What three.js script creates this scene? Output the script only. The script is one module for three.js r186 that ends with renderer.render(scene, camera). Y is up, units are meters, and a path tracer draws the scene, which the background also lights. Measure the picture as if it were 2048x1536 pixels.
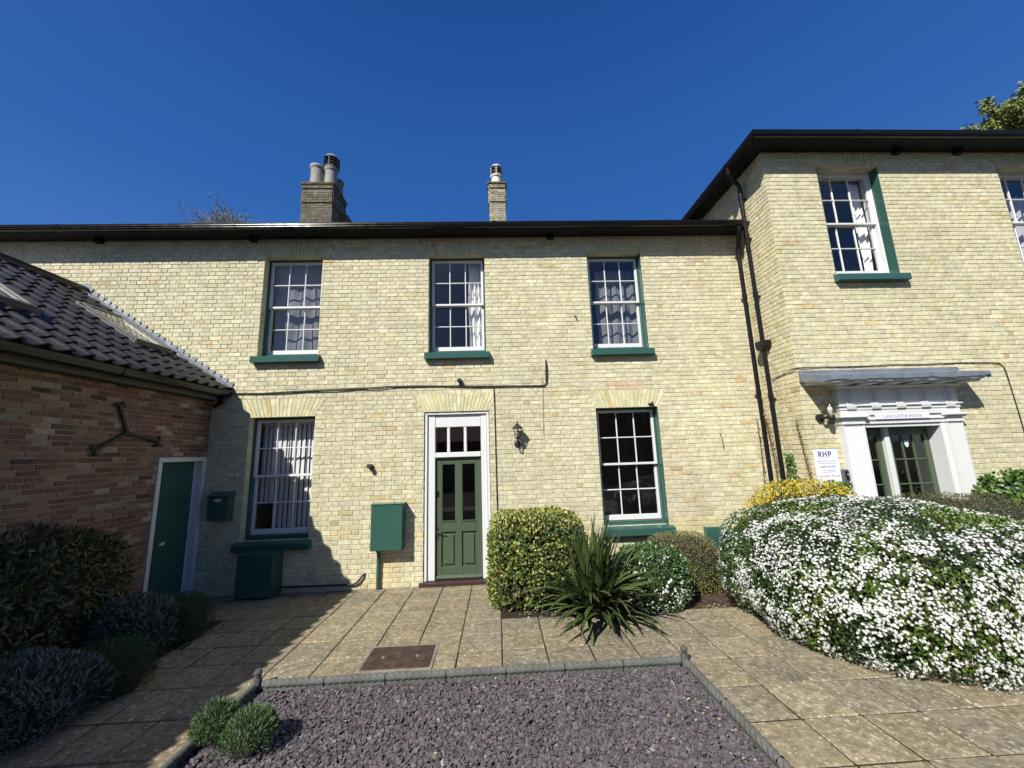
import * as THREE from 'three';
import { mergeGeometries } from 'three/addons/utils/BufferGeometryUtils.js';

// ---------------------------------------------------------------- camera, sky, sun, exposure
const scene = new THREE.Scene();
const camera = new THREE.PerspectiveCamera(90.04, 4 / 3, 0.05, 400);
{
  const pi = THREE.MathUtils.degToRad(10.02), ya = THREE.MathUtils.degToRad(2.47), ro = THREE.MathUtils.degToRad(-1.87);
  const fwd = new THREE.Vector3(Math.sin(ya) * Math.cos(pi), Math.sin(pi), -Math.cos(ya) * Math.cos(pi));
  const right = new THREE.Vector3(Math.cos(ya), 0, Math.sin(ya)), up = new THREE.Vector3().crossVectors(right, fwd);
  const r2 = right.clone().multiplyScalar(Math.cos(ro)).addScaledVector(up, Math.sin(ro));
  const u2 = up.clone().multiplyScalar(Math.cos(ro)).addScaledVector(right, -Math.sin(ro));
  camera.position.set(0, 2.06, 6.6);
  camera.quaternion.setFromRotationMatrix(new THREE.Matrix4().makeBasis(r2, u2, fwd.clone().negate()));
  camera.updateMatrixWorld(true);
}
const SUN = new THREE.Vector3(-0.747, 1.14, 1).normalize();          // towards the sun
{
  const W = 256, H = 128, d = new Float32Array(W * H * 4);
  // clear-sky radiance against elevation (degrees), linear
  const stops = [[-90, .10, .10, .09], [-4, .12, .13, .13], [0, .28, .37, .48], [8, .12, .23, .43], [20, .040, .130, .375], [34, .020, .089, .300], [55, .0105, .057, .222], [90, .008, .042, .17]];
  for (let j = 0; j < H; j++) for (let i = 0; i < W; i++) {
    const el = ((j + .5) / H - .5) * 180, az = ((i + .5) / W - .5) * 2 * Math.PI;
    let k = 0; while (k < stops.length - 2 && el > stops[k + 1][0]) k++;
    const a = stops[k], b = stops[k + 1]; let t = Math.min(1, Math.max(0, (el - a[0]) / (b[0] - a[0]))); t = t * t * (3 - 2 * t) * .5 + t * .5;
    const e = el * Math.PI / 180, c = Math.cos(e) * Math.cos(az) * SUN.x + Math.sin(e) * SUN.y + Math.cos(e) * Math.sin(az) * SUN.z;
    const glow = el > 0 ? .28 * Math.pow(Math.max(0, c), 6) : 0;      // the brighter air round the sun
    for (let q = 0; q < 3; q++) d[(j * W + i) * 4 + q] = a[q + 1] + (b[q + 1] - a[q + 1]) * t + glow * [1, 1, .95][q];
    d[(j * W + i) * 4 + 3] = 1;
  }
  const t = new THREE.DataTexture(d, W, H, THREE.RGBAFormat, THREE.FloatType);
  t.mapping = THREE.EquirectangularReflectionMapping; t.magFilter = THREE.LinearFilter; t.minFilter = THREE.LinearFilter; t.wrapS = THREE.RepeatWrapping; t.needsUpdate = true;
  scene.background = t; scene.environment = t;
}
const sun = new THREE.DirectionalLight(new THREE.Color(1, .96, .885), 5);
sun.position.copy(SUN).multiplyScalar(30); sun.castShadow = true; sun.shadow.radius = 1; sun.name = 'sun';
sun.shadow.mapSize.set(4096, 4096); Object.assign(sun.shadow.camera, { left: -16, right: 16, top: 14, bottom: -14, near: 1, far: 80 });
scene.add(sun); scene.add(sun.target);
const renderer = new THREE.WebGLRenderer({ antialias: true });
renderer.toneMapping = THREE.LinearToneMapping;
renderer.toneMappingExposure = 1.38;
renderer.shadowMap.enabled = true;

// ---------------------------------------------------------------- helpers
const V = (x, y, z) => new THREE.Vector3(x, y, z);
let seed = 12345;
const rnd = () => { seed = (seed + 0x6D2B79F5) | 0; let t = Math.imul(seed ^ (seed >>> 15), 1 | seed); t = (t + Math.imul(t ^ (t >>> 7), 61 | t)) ^ t; return ((t ^ (t >>> 14)) >>> 0) / 4294967296; };
const rr = (a, b) => a + (b - a) * rnd();
const pick = (a) => a[Math.floor(rnd() * a.length)];
const SL = 0.024, gy = (z) => SL * z;                                 // the yard falls slightly towards the house
const lerp = (a, b, t) => a + (b - a) * t;
function hash(i, j, s) { let h = Math.imul(i, 374761393) + Math.imul(j, 668265263) + Math.imul(s, 2147483647 ^ 982451653) | 0; h = Math.imul(h ^ (h >>> 13), 1274126177); return ((h ^ (h >>> 16)) >>> 0) / 4294967296; }
function vn(x, y, per, s) {                                           // tileable value noise
  const i = Math.floor(x), j = Math.floor(y), fx = x - i, fy = y - j, u = fx * fx * (3 - 2 * fx), v = fy * fy * (3 - 2 * fy), m = (a) => ((a % per) + per) % per;
  return lerp(lerp(hash(m(i), m(j), s), hash(m(i + 1), m(j), s), u), lerp(hash(m(i), m(j + 1), s), hash(m(i + 1), m(j + 1), s), u), v);
}
function fbm(x, y, per, oct, s) { let a = 0, w = .5, n = 0; for (let o = 0; o < oct; o++) { a += w * vn(x, y, per, s + o * 17); n += w; x *= 2; y *= 2; per *= 2; w *= .55; } return a / n; }
function n3(x, y, z) { return (vn(x + z * .37, y - z * .71, 4096, 5) + vn(y * 1.1 + 31, z * 1.1 + x * .23, 4096, 9) + vn(z - 17, x * .9 + y * .31, 4096, 13)) / 3; }
function tex(N, fn, opt = {}) {                                       // fn(u, v) -> [r, g, b] in 0..1 sRGB
  const d = new Uint8Array(N * N * 4);
  for (let j = 0; j < N; j++) for (let i = 0; i < N; i++) { const c = fn(i / N, j / N, i, j); for (let q = 0; q < 3; q++) d[(j * N + i) * 4 + q] = Math.max(0, Math.min(255, c[q] * 255)); d[(j * N + i) * 4 + 3] = 255; }
  const t = new THREE.DataTexture(d, N, N); t.wrapS = t.wrapT = THREE.RepeatWrapping; t.magFilter = THREE.LinearFilter; t.minFilter = THREE.LinearMipmapLinearFilter; t.generateMipmaps = true;
  if (!opt.data) t.colorSpace = THREE.SRGBColorSpace;
  const r = 1 / (opt.size ?? 1); t.repeat.set(r, r); t.needsUpdate = true; return t;
}
class MB {                                                            // collects faces; uv in metres
  constructor() { this.p = []; this.n = []; this.t = []; this.c = []; }
  quad(a, b, c, d, col = [1, 1, 1], ou = 0, ov = 0) {
    const ux = b.x - a.x, uy = b.y - a.y, uz = b.z - a.z, vx = d.x - a.x, vy = d.y - a.y, vz = d.z - a.z;
    let nx = uy * vz - uz * vy, ny = uz * vx - ux * vz, nz = ux * vy - uy * vx; const l = Math.hypot(nx, ny, nz) || 1; nx /= l; ny /= l; nz /= l;
    const ax = Math.abs(nx), ay = Math.abs(ny), az = Math.abs(nz);
    for (const q of [a, b, c, a, c, d]) {
      this.p.push(q.x, q.y, q.z); this.n.push(nx, ny, nz); this.c.push(col[0], col[1], col[2]);
      if (ax >= ay && ax >= az) this.t.push(q.z + ou, q.y + ov); else if (ay >= az) this.t.push(q.x + ou, q.z + ov); else this.t.push(q.x + ou, q.y + ov);
    }
    return this;
  }
  tri(a, b, c, col) { return this.quad(a, b, c, c, col); }
  // box with optional chamfer; T maps local to world
  box(x0, x1, y0, y1, z0, z1, col, T = V, ch = 0) {
    if (!ch) {
      const P = (i) => T(i & 1 ? x1 : x0, i & 2 ? y1 : y0, i & 4 ? z1 : z0);
      const v = [0, 1, 2, 3, 4, 5, 6, 7].map(P);
      for (const [a, b, c, d] of [[4, 5, 7, 6], [1, 0, 2, 3], [5, 1, 3, 7], [0, 4, 6, 2], [6, 7, 3, 2], [0, 1, 5, 4]]) this.quad(v[a], v[b], v[c], v[d], col);
      return this;
    }
    const h = Math.min(ch, (x1 - x0) / 2.2, (y1 - y0) / 2.2, (z1 - z0) / 2.2), X = [x0, x1], Y = [y0, y1], Z = [z0, z1], s = [1, -1];
    const A = (i, j, k, ax) => T(X[i] + (ax === 0 ? 0 : s[i] * h), Y[j] + (ax === 1 ? 0 : s[j] * h), Z[k] + (ax === 2 ? 0 : s[k] * h));
    for (const k of [0, 1]) { const f = [A(0, 0, k, 2), A(1, 0, k, 2), A(1, 1, k, 2), A(0, 1, k, 2)]; k ? this.quad(...f, col) : this.quad(...f.reverse(), col); }
    for (const i of [0, 1]) { const f = [A(i, 0, 0, 0), A(i, 1, 0, 0), A(i, 1, 1, 0), A(i, 0, 1, 0)]; i ? this.quad(...f, col) : this.quad(...f.reverse(), col); }
    for (const j of [0, 1]) { const f = [A(0, j, 0, 1), A(0, j, 1, 1), A(1, j, 1, 1), A(1, j, 0, 1)]; j ? this.quad(...f, col) : this.quad(...f.reverse(), col); }
    for (const i of [0, 1]) for (const j of [0, 1]) this.quad(A(i, j, 0, 0), A(i, j, 1, 0), A(i, j, 1, 1), A(i, j, 0, 1), col);
    for (const i of [0, 1]) for (const k of [0, 1]) this.quad(A(i, 0, k, 0), A(i, 1, k, 0), A(i, 1, k, 2), A(i, 0, k, 2), col);
    for (const j of [0, 1]) for (const k of [0, 1]) this.quad(A(0, j, k, 1), A(1, j, k, 1), A(1, j, k, 2), A(0, j, k, 2), col);
    for (const i of [0, 1]) for (const j of [0, 1]) for (const k of [0, 1]) this.tri(A(i, j, k, 0), A(i, j, k, 1), A(i, j, k, 2), col);
    return this;
  }
  // a closed outline [[a, b], ...] pushed from e0 to e1; T maps (a, b, e)
  prism(pts, e0, e1, col, T = V) {
    const n = pts.length;
    for (let i = 0; i < n; i++) { const p = pts[i], q = pts[(i + 1) % n]; this.quad(T(p[0], p[1], e0), T(q[0], q[1], e0), T(q[0], q[1], e1), T(p[0], p[1], e1), col); }
    const tr = THREE.ShapeUtils.triangulateShape(pts.map((p) => new THREE.Vector2(p[0], p[1])), []);
    for (const e of [e0, e1]) for (const [i, j, k] of tr) this.tri(T(...pts[i], e), T(...pts[j], e), T(...pts[k], e), col);
    return this;
  }
  geo() {
    const g = new THREE.BufferGeometry(), f = (a, n) => new THREE.BufferAttribute(new Float32Array(a), n);
    g.setAttribute('position', f(this.p, 3)); g.setAttribute('normal', f(this.n, 3)); g.setAttribute('uv', f(this.t, 2)); g.setAttribute('color', f(this.c, 3)); return g;
  }
}
const used = {};
function numbered(n) { const k = used[n] = (used[n] ?? -1) + 1; return k ? n + '_' + String(k).padStart(3, '0') : n; }
function meta(o, label, category, group, kind) { if (label) o.userData.label = label; if (category) o.userData.category = category; if (group) o.userData.group = group; if (kind) o.userData.kind = kind; return o; }
function thing(name, label, category, base = [0, 0, 0], group) { const o = new THREE.Group(); o.name = numbered(name); o.position.set(...base); scene.add(o); return meta(o, label, category, group); }
const wp = new THREE.Vector3();
function sub(parent, name, base) { const o = new THREE.Group(); o.name = name; parent.add(o); let q = parent, w = V(0, 0, 0); while (q && q !== scene) { w.add(q.position); q = q.parent; } o.position.set(...base).sub(w); return o; }
function part(parent, name, g, m, kind) {                             // g: MB or geometry in world coordinates
  const o = new THREE.Mesh(g instanceof MB ? g.geo() : g, m); o.name = parent === scene ? numbered(name) : name; o.castShadow = o.receiveShadow = true;
  wp.set(0, 0, 0); let q = parent; while (q && q !== scene) { wp.add(q.position); q = q.parent; }
  o.position.copy(wp).negate(); parent.add(o); if (kind) o.userData.kind = kind; return o;
}
const bx = (...a) => new MB().box(...a);
function tube(pts, r, seg = 8, per = 8, closed = false) { return new THREE.TubeGeometry(new THREE.CatmullRomCurve3(pts.map((p) => Array.isArray(p) ? V(...p) : p), closed, 'catmullrom', .2), seg, r, per, closed); }
function rod(a, b, r, per = 10) {                                      // capped straight rod
  const A = V(...a), B = V(...b), l = A.distanceTo(B), g = new THREE.CylinderGeometry(r, r, l, per); g.applyQuaternion(new THREE.Quaternion().setFromUnitVectors(V(0, 1, 0), B.clone().sub(A).normalize())); const m = A.add(B).multiplyScalar(.5); return g.translate(m.x, m.y, m.z);
}
const lathe = (prof, x, y, z, seg = 20) => new THREE.LatheGeometry(prof.map((p) => new THREE.Vector2(p[0], p[1])), seg).translate(x, y, z);
const col = (r, g, b) => new THREE.Color().setRGB(r, g, b);
const merge = (a) => mergeGeometries(a.map((g) => { g = g.index ? g.toNonIndexed() : g; const o = new THREE.BufferGeometry(); for (const k of ['position', 'normal', 'uv']) o.setAttribute(k, g.attributes[k]); return o; }));

// ---------------------------------------------------------------- materials
const grain = tex(512, (u, v) => { const a = fbm(u * 8, v * 8, 8, 6, 3), b = fbm(u * 64, v * 64, 64, 2, 11), pit = b > .76 ? .72 : 1; const k = (.87 + .17 * (a - .5) * 2 * .8 + .10 * (b - .5)) * pit + .06; return [k, k * .995, k * .98]; }, { size: .8 });
const bumpG = tex(512, (u, v) => { const a = fbm(u * 24, v * 24, 24, 4, 23), b = vn(u * 128, v * 128, 128, 7); const k = a * .7 + b * .3; return [k, k, k]; }, { size: .8, data: true });
const fine = tex(256, (u, v) => { const a = fbm(u * 6, v * 6, 6, 5, 41); const k = .86 + .22 * (a - .5); return [k, k, k]; }, { size: .6 });
const roughV = tex(256, (u, v) => { const a = fbm(u * 5, v * 5, 5, 5, 77); const k = .35 + .5 * a; return [k, k, k]; }, { size: .5, data: true });
const std = (c, rough = .8, o = {}) => new THREE.MeshStandardMaterial({ color: col(...c), roughness: rough, metalness: 0, ...o });
const M = {
  brick: new THREE.MeshStandardMaterial({ vertexColors: true, map: grain, bumpMap: bumpG, bumpScale: .004, roughness: .93 }),
  mortar: std([.60, .555, .40], .97, { map: grain, bumpMap: bumpG, bumpScale: .004 }),
  redMortar: std([.36, .32, .26], .97, { map: grain, bumpMap: bumpG, bumpScale: .004 }),
  white: std([.635, .645, .635], .45),
  cream: std([.70, .66, .52], .6, { map: fine }),
  green: std([.034, .096, .078], .36, { roughnessMap: roughV }),
  sage: std([.066, .094, .056], .4),
  black: new THREE.MeshPhysicalMaterial({ color: col(.010, .010, .011), roughness: .4, specularIntensity: .55, roughnessMap: roughV }),
  matt: std([.018, .018, .019], .5),
  fascia: std([.055, .048, .042], .6, { map: fine }),
  lead: std([.25, .28, .33], .5, { map: grain, metalness: .35, bumpMap: bumpG, bumpScale: .004 }),
  steel: std([.42, .42, .42], .3, { metalness: .9 }),
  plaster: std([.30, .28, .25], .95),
  roofSlate: std([.06, .062, .07], .8, { map: grain }),
  glass: new THREE.MeshPhysicalMaterial({ color: 0xffffff, roughness: 0.0, transmission: 1, thickness: 0, ior: 1.75, specularIntensity: 1 }),
  dark: std([.02, .02, .02], .9),
};

// ---------------------------------------------------------------- brickwork
const JT = .009, CH = .075, ST = .215, HD = .1025;
const yellow = () => {
  const r = rnd(), b = rr(.94, 1.05), w = rr(-.012, .012);
  let c = [.655, .620, .422];
  if (r < .02) c = [.60, .49, .27]; else if (r < .045) c = [.61, .545, .33]; else if (r < .055) c = [.63, .56, .40]; else if (r < .20) c = [.62, .59, .415]; else if (r < .34) c = [.685, .652, .465];
  return [c[0] * b + w, c[1] * b, c[2] * b - w * .6];
};
const red = () => {
  const r = rnd(), b = rr(.62, .98);
  let c = [.27, .145, .10];
  if (r < .09) c = [.44, .36, .27]; else if (r < .22) c = [.36, .25, .185]; else if (r < .27) c = [.10, .08, .07]; else if (r < .5) c = [.22, .125, .09]; else if (r < .66) c = [.31, .19, .135];
  return c.map((q) => q * b);
};
// one brick: front face with worn corners and four returns running back into the joint
function brick(mb, T, s0, s1, y0, y1, c, proud = 0) {
  const j = () => rr(-.0018, .0018), d = proud + rr(-.002, .002), k = .0028, b = -.03, ou = rnd() * 7, ov = rnd() * 7;
  const o = [[s0 + j(), y0 + j()], [s1 + j(), y0 + j()], [s1 + j(), y1 + j()], [s0 + j(), y1 + j()]], sg = [[1, 1], [-1, 1], [-1, -1], [1, -1]];
  const f = o.map((p, i) => T(p[0] + sg[i][0] * k, p[1] + sg[i][1] * k, d)), e = o.map((p) => T(p[0], p[1], d - k * .9)), r = o.map((p) => T(p[0], p[1], b));
  mb.quad(f[0], f[1], f[2], f[3], c, ou, ov);
  for (let i = 0; i < 4; i++) { const n = (i + 1) % 4; mb.quad(e[i], e[n], f[n], f[i], c, ou, ov); mb.quad(r[i], r[n], e[n], e[i], c, ou, ov); }
}
// lay a wall: holes are [s0, s1, y0, y1] or functions (s0,s1,yMid)->interval cuts; returns a list of [s0,s1,y0,y1]
function layBricks(s0, s1, y0, y1, cuts, bond = 'flemish', ch = CH) {
  const out = []; let row = 0;
  for (let y = y0; y + .02 < y1; y += ch, row++) {
    const ya = y + JT / 2, yb = Math.min(y + ch - JT / 2, y1), ym = (ya + yb) / 2;
    const iv = []; for (const c of cuts) { const q = c(ya, yb, ym); if (q) iv.push(q); }
    let s, k;
    if (bond === 'flemish') { s = s0 - (row % 2 ? .168 : 0) - .4 - rr(0, .012); k = 0; } else { s = s0 - (row % 2 ? .098 : 0) - .4 - rr(0, .05); k = 0; }
    while (s < s1) {
      const w = bond === 'flemish' ? (k++ % 2 ? HD : ST) : .188 + rr(-.012, .012); let a = s + rr(0, .004), b = s + w + rr(-.004, .004); s += w + JT;
      a = Math.max(a, s0 + .001); b = Math.min(b, s1 - .001);
      let segs = [[a, b]];
      for (const [p, q] of iv) segs = segs.flatMap(([m, n]) => (q <= m || p >= n) ? [[m, n]] : [[m, Math.min(n, p - .004)], [Math.max(m, q + .004), n]]);
      for (const [m, n] of segs) if (n - m > .018) out.push([m, n, ya, yb]);
    }
  }
  return out;
}
const pv = new THREE.Vector3();
function shown(p) { pv.copy(p).project(camera); return pv.z < 1 && Math.abs(pv.x) < 1.02 && Math.abs(pv.y) < 1.02; }
// the bricks that show largest become parts of their own, the rest one joined part
function emitBricks(parent, list, T, colour, hidden, most = 300, proud) {
  const sc = list.map((b) => {
    const c = T((b[0] + b[1]) / 2, (b[2] + b[3]) / 2, 0); if (!shown(c) || hidden?.(c)) return [0, b];
    const q = [[0, 2], [1, 2], [1, 3], [0, 3]].map(([i, j]) => { const v = T(b[i], b[j], 0).project(camera); return [v.x * 1024, v.y * 768]; });
    let a = 0; for (let i = 0; i < 4; i++) { const n = (i + 1) % 4; a += q[i][0] * q[n][1] - q[n][0] * q[i][1]; }
    return [Math.abs(a), b];
  }).sort((p, q) => q[0] - p[0]);
  const rest = new MB();
  sc.forEach(([a, b], i) => {
    if (i < most && a > 0) { const m = new MB(); brick(m, T, ...b, colour(b), proud); part(parent, 'brick', m, M.brick); } else brick(rest, T, ...b, colour(b), proud);
  });
  if (rest.p.length) part(parent, 'brickwork', rest, M.brick, 'stuff');
}
// mortar body of a wall with rectangular openings, T(s, y, d), from d0 to d1
function wallBody(s0, s1, y0, y1, holes, d0, d1, T) {
  const xs = [...new Set([s0, s1, ...holes.flatMap((h) => [h[0], h[1]])])].sort((a, b) => a - b), ys = [...new Set([y0, y1, ...holes.flatMap((h) => [h[2], h[3]])])].sort((a, b) => a - b), mb = new MB();
  const solid = (i, j) => { if (i < 0 || j < 0 || i >= xs.length - 1 || j >= ys.length - 1) return false; const x = (xs[i] + xs[i + 1]) / 2, y = (ys[j] + ys[j + 1]) / 2; return !holes.some((h) => x > h[0] && x < h[1] && y > h[2] && y < h[3]); };
  for (let i = 0; i < xs.length - 1; i++) for (let j = 0; j < ys.length - 1; j++) if (solid(i, j)) {
    const [a, b, c, d] = [xs[i], xs[i + 1], ys[j], ys[j + 1]];
    for (const e of [d0, d1]) mb.quad(T(a, c, e), T(b, c, e), T(b, d, e), T(a, d, e));
    if (!solid(i - 1, j)) mb.quad(T(a, c, d0), T(a, c, d1), T(a, d, d1), T(a, d, d0));
    if (!solid(i + 1, j)) mb.quad(T(b, c, d0), T(b, c, d1), T(b, d, d1), T(b, d, d0));
    if (!solid(i, j - 1)) mb.quad(T(a, c, d0), T(b, c, d0), T(b, c, d1), T(a, c, d1));
    if (!solid(i, j + 1)) mb.quad(T(a, d, d0), T(b, d, d0), T(b, d, d1), T(a, d, d1));
  }
  return mb;
}
// splayed flat arch over an opening
function flatArch(parent, x0, x1, y0, y1, T, fan, tone = 1, n = 16) {
  const g = sub(parent, 'flat_arch', T((x0 + x1) / 2, y0, 0).toArray());
  for (let i = 0; i < n; i++) {
    const m = new MB(), a = i / n, b = (i + 1) / n, gp = .0035;
    const q = [[lerp(x0, x1, a) + gp, y0], [lerp(x0, x1, b) - gp, y0], [lerp(x0 - fan, x1 + fan, b) - gp, y1], [lerp(x0 - fan, x1 + fan, a) + gp, y1]];
    const c = yellow().map((v, k) => v * tone * (k === 2 ? .92 : 1)), d = rr(-.001, .003), f = q.map((p) => T(p[0], p[1], d)), r = q.map((p) => T(p[0], p[1], -.03)), ou = rnd() * 5;
    m.quad(...f, c, ou, ou); for (let k = 0; k < 4; k++) { const h = (k + 1) % 4; m.quad(r[k], r[h], f[h], f[k], c, ou, ou); }
    part(g, 'voussoir', m, M.brick);
  }
}
const rectCut = (x0, x1, y0, y1) => (ya, yb, ym) => ym > y0 && ym < y1 ? [x0, x1] : null;
const archCut = (x0, x1, y0, y1, fan) => (ya, yb, ym) => ym > y0 && ym < y1 ? [x0 - fan * (ym - y0) / (y1 - y0), x1 + fan * (ym - y0) / (y1 - y0)] : null;

// ---------------------------------------------------------------- sash window
// T(s, y, d): d is outwards from the wall face
function sashWindow(parent, T, x0, x1, y0, y1, o = {}) {
  const g = sub(parent, 'window', T((x0 + x1) / 2, y0, 0).toArray()), d = o.depth ?? .145, B = (a, b, c, e, f, h, ch = .003) => new MB().box(a, b, c, e, f, h, [1, 1, 1], T, ch);
  const fr = .03, gap = o.gap ?? 0;
  // box frame: jambs, head, inner sill board
  const f = new MB();
  for (const [a, b] of [[x0 - .02, x0 + fr], [x1 - fr, x1 + .02]]) f.box(a, b, y0 + .005, y1, -d - .16, -d, [1, 1, 1], T, .003);
  f.box(x0 + fr, x1 - fr, y1 - fr, y1 + .02, -d - .16, -d, [1, 1, 1], T, .003);
  part(g, 'frame', f, o.frameMat ?? M.green);
  if (o.casing) for (const [a, b] of [[x0 - .02, x0 + .016], [x1 - .016, x1 + .02]]) part(g, 'casing', B(a, b, y0 + .008, y1 - .002, -d + .0, -d + .012), o.casing);
  const yb = y0 + .05 + gap, yt = y1 - fr, ym = (yb + yt) / 2 + (o.mid ?? 0);
  const sash = (ya, yc, z, bot, top, nm) => {
    const a = x0 + fr + .002, b = x1 - fr - .002, st = .042;
    for (const [p, q] of [[a, a + st], [b - st, b]]) part(g, 'sash_stile', B(p, q, ya, yc, z - .045, z), M.white);
    part(g, 'sash_rail', B(a + st, b - st, ya, ya + bot, z - .045, z + .001), M.white); part(g, 'sash_rail', B(a + st, b - st, yc - top, yc, z - .045, z + .001), M.white);
    const ix0 = a + st, ix1 = b - st, iy0 = ya + bot, iy1 = yc - top, bw = .0095;
    for (let k = 1; k < 3; k++) { const x = lerp(ix0, ix1, k / 3); part(g, 'glazing_bar', B(x - bw, x + bw, iy0, iy1, z - .036, z - .004, .005), M.white); }
    for (let k = 0; k < 3; k++) { const p = lerp(ix0, ix1, k / 3), q = lerp(ix0, ix1, (k + 1) / 3), y = (iy0 + iy1) / 2; part(g, 'glazing_bar', B(p + (k ? bw : 0), q - (k < 2 ? bw : 0), y - bw, y + bw, z - .036, z - .004, .005), M.white); }
    for (let k = 0; k < 3; k++) for (let r = 0; r < 2; r++) {
      const p = lerp(ix0, ix1, k / 3), q = lerp(ix0, ix1, (k + 1) / 3), y = lerp(iy0, iy1, r / 2), e = lerp(iy0, iy1, (r + 1) / 2), w = () => rr(-.0022, .0022), zz = z - .022;
      part(g, 'pane', new MB().quad(T(p, y, zz + w()), T(q, y, zz + w()), T(q, e, zz + w()), T(p, e, zz + w())), M.glass);
    }
  };
  sash(ym - .018, yt, -d - .012, .036, .045, 'upper'); sash(yb, ym + .018, -d - .062, .085, .036, 'lower');
  const sb = new MB(); sb.box(x0 + .002, x1 - .002, y0 - .02, y0 + .045, -d - .16, -d + .01, [1, 1, 1], T, .004); part(g, 'sill_board', sb, o.sillBoard ?? M.green);
  // projecting stone sill, weathered top
  const sl = o.sill ?? .105, e0 = x0 - (o.ear ?? .055), e1 = x1 + (o.ear ?? .055), h = o.sillH ?? .11, sy = y0 - .04;
  const prof = [[.0, sy - h], [sl - .006, sy - h], [sl, sy - h + .006], [sl, sy - .006], [sl - .006, sy], [0, y0 - .018], [-.04, y0 - .018], [-.04, sy - h]];
  part(g, 'sill', new MB().prism(prof, e0, e1, [1, 1, 1], (dd, y, s) => T(s, y, dd)), o.sillMat ?? M.green);
  if (o.reveals) for (const r of o.reveals) { const [a, b] = r === 'left' ? [x0 - .002, x0 + .009] : [x1 - .009, x1 + .002]; part(g, 'reveal_lining', B(a, b, y0 - .015, y1 - .004, -d + .013, -.004, .002), o.revealMat ?? M.green); }
  return g;
}

// ================================================================ GROUND
const grassy = tex(512, (u, v) => { const a = fbm(u * 10, v * 10, 10, 6, 91), b = vn(u * 90, v * 90, 90, 3); const k = .55 + .6 * (a - .5) + .2 * (b - .5); return [k, k * .97, k * .9]; }, { size: 1.6 });
const gm = std([.17, .145, .105], .97, { map: grassy, bumpMap: bumpG, bumpScale: .006 });
meta(part(scene, 'ground', new MB().quad(V(-90, gy(-90) - .10, -90), V(-90, gy(90) - .10, 90), V(90, gy(90) - .10, 90), V(90, gy(-90) - .10, -90)), gm), 'bare earth under the yard and the houses', null, null, 'structure');
const soil = tex(512, (u, v) => { const a = fbm(u * 14, v * 14, 14, 5, 61), b = vn(u * 120, v * 120, 120, 5), chip = b > .86 ? 1.0 : 0; const k = .42 + .5 * (a - .5); return [k + chip * .4, k * .82 + chip * .4, k * .62 + chip * .34]; }, { size: 1.1 });
const soilM = std([.30, .28, .26], 1, { map: soil, bumpMap: bumpG, bumpScale: .012 });
function bedSheet(name, x0, x1, z0, z1, y, label) {
  const g = new THREE.PlaneGeometry(x1 - x0, z1 - z0, 60, 40).rotateX(-Math.PI / 2).translate((x0 + x1) / 2, 0, (z0 + z1) / 2), p = g.attributes.position, t = g.attributes.uv;
  for (let i = 0; i < p.count; i++) { const x = p.getX(i), z = p.getZ(i); p.setY(i, gy(z) + y + .03 * (n3(x * 5, 2, z * 5) - .5) + .02 * (n3(x * 17, 7, z * 17) - .5)); t.setXY(i, x, z); }
  g.computeVertexNormals(); return meta(part(scene, name, g, soilM), label, null, null, 'structure');
}
bedSheet('soil', -.06, 3.1, .01, 1.5, -.015, 'brown soil of the flower bed along the yellow house');
bedSheet('soil', 3.1, 11, .01, 2.6, -.05, 'brown soil under the white flowering shrub');
bedSheet('soil', -4.76, -3.5, 1.0, 7, -.005, 'shaded soil of the bed along the red brick wall');

// paving slabs, riven concrete, lichen spotted
function slabTex(lich, s) {
  const sp = []; let sd = s; const r = () => (sd = (sd * 16807) % 2147483647) / 2147483647;
  for (let i = 0; i < lich; i++) { const big = r() < .2; sp.push([r(), r(), (big ? .0046 : .0027) * (.6 + r() * .9), .72 + r() * .28, r() * 6.28]); }
  const N = 1024, mask = new Float32Array(N * N);
  for (const [cx, cy, rad, k, ph] of sp) { const R = Math.ceil(rad * N * 1.8); for (let dj = -R; dj <= R; dj++) for (let di = -R; di <= R; di++) { const th = Math.atan2(dj, di), q = rad * N * (1 + .3 * Math.sin(2 * th + ph) + .2 * Math.sin(5 * th + ph * 3)); if (Math.hypot(di, dj) < q) { const i = ((Math.floor(cx * N) + di) % N + N) % N, j = ((Math.floor(cy * N) + dj) % N + N) % N; mask[j * N + i] = Math.max(mask[j * N + i], k); } } }
  return tex(N, (u, v, i, j) => {
    const a = fbm(u * 7, v * 7, 7, 6, 31 + s % 7), f = fbm(u * 60, v * 60, 60, 3, 37), st = fbm(u * 4 + 3, v * 4, 4, 4, 57); const k = .60 + .13 * (a - .5) + .30 * (f - .5);
    let c = [k * 1.0, k * .94, k * .79]; const dk = Math.max(0, st - .6) * .8; c = c.map((x) => x * (1 - dk));
    const m = mask[j * N + i] * (.8 + .4 * (f - .5)); return [lerp(c[0], .86, m), lerp(c[1], .84, m), lerp(c[2], .78, m)];
  }, { size: 2.25 });
}
const slabB = tex(1024, (u, v) => { const w = fbm(u * 6, v * 6, 6, 4, 71), r = Math.abs(fbm(u * 18 + w * 3, v * 26 + w * 4, 26, 4, 73) - .5) * 2, f = vn(u * 200, v * 200, 200, 5); const k = .35 * w + .5 * (1 - r) + .15 * f; return [k, k, k]; }, { size: 2.25, data: true });
const slabMats = [slabTex(1700, 4711), slabTex(600, 977), slabTex(2800, 31337)].flatMap((t) => [[.66, .64, .62], [.74, .70, .64], [.60, .585, .57], [.70, .655, .59]].map((c) => std(c, .92, { map: t, bumpMap: slabB, bumpScale: .011 })));
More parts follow.
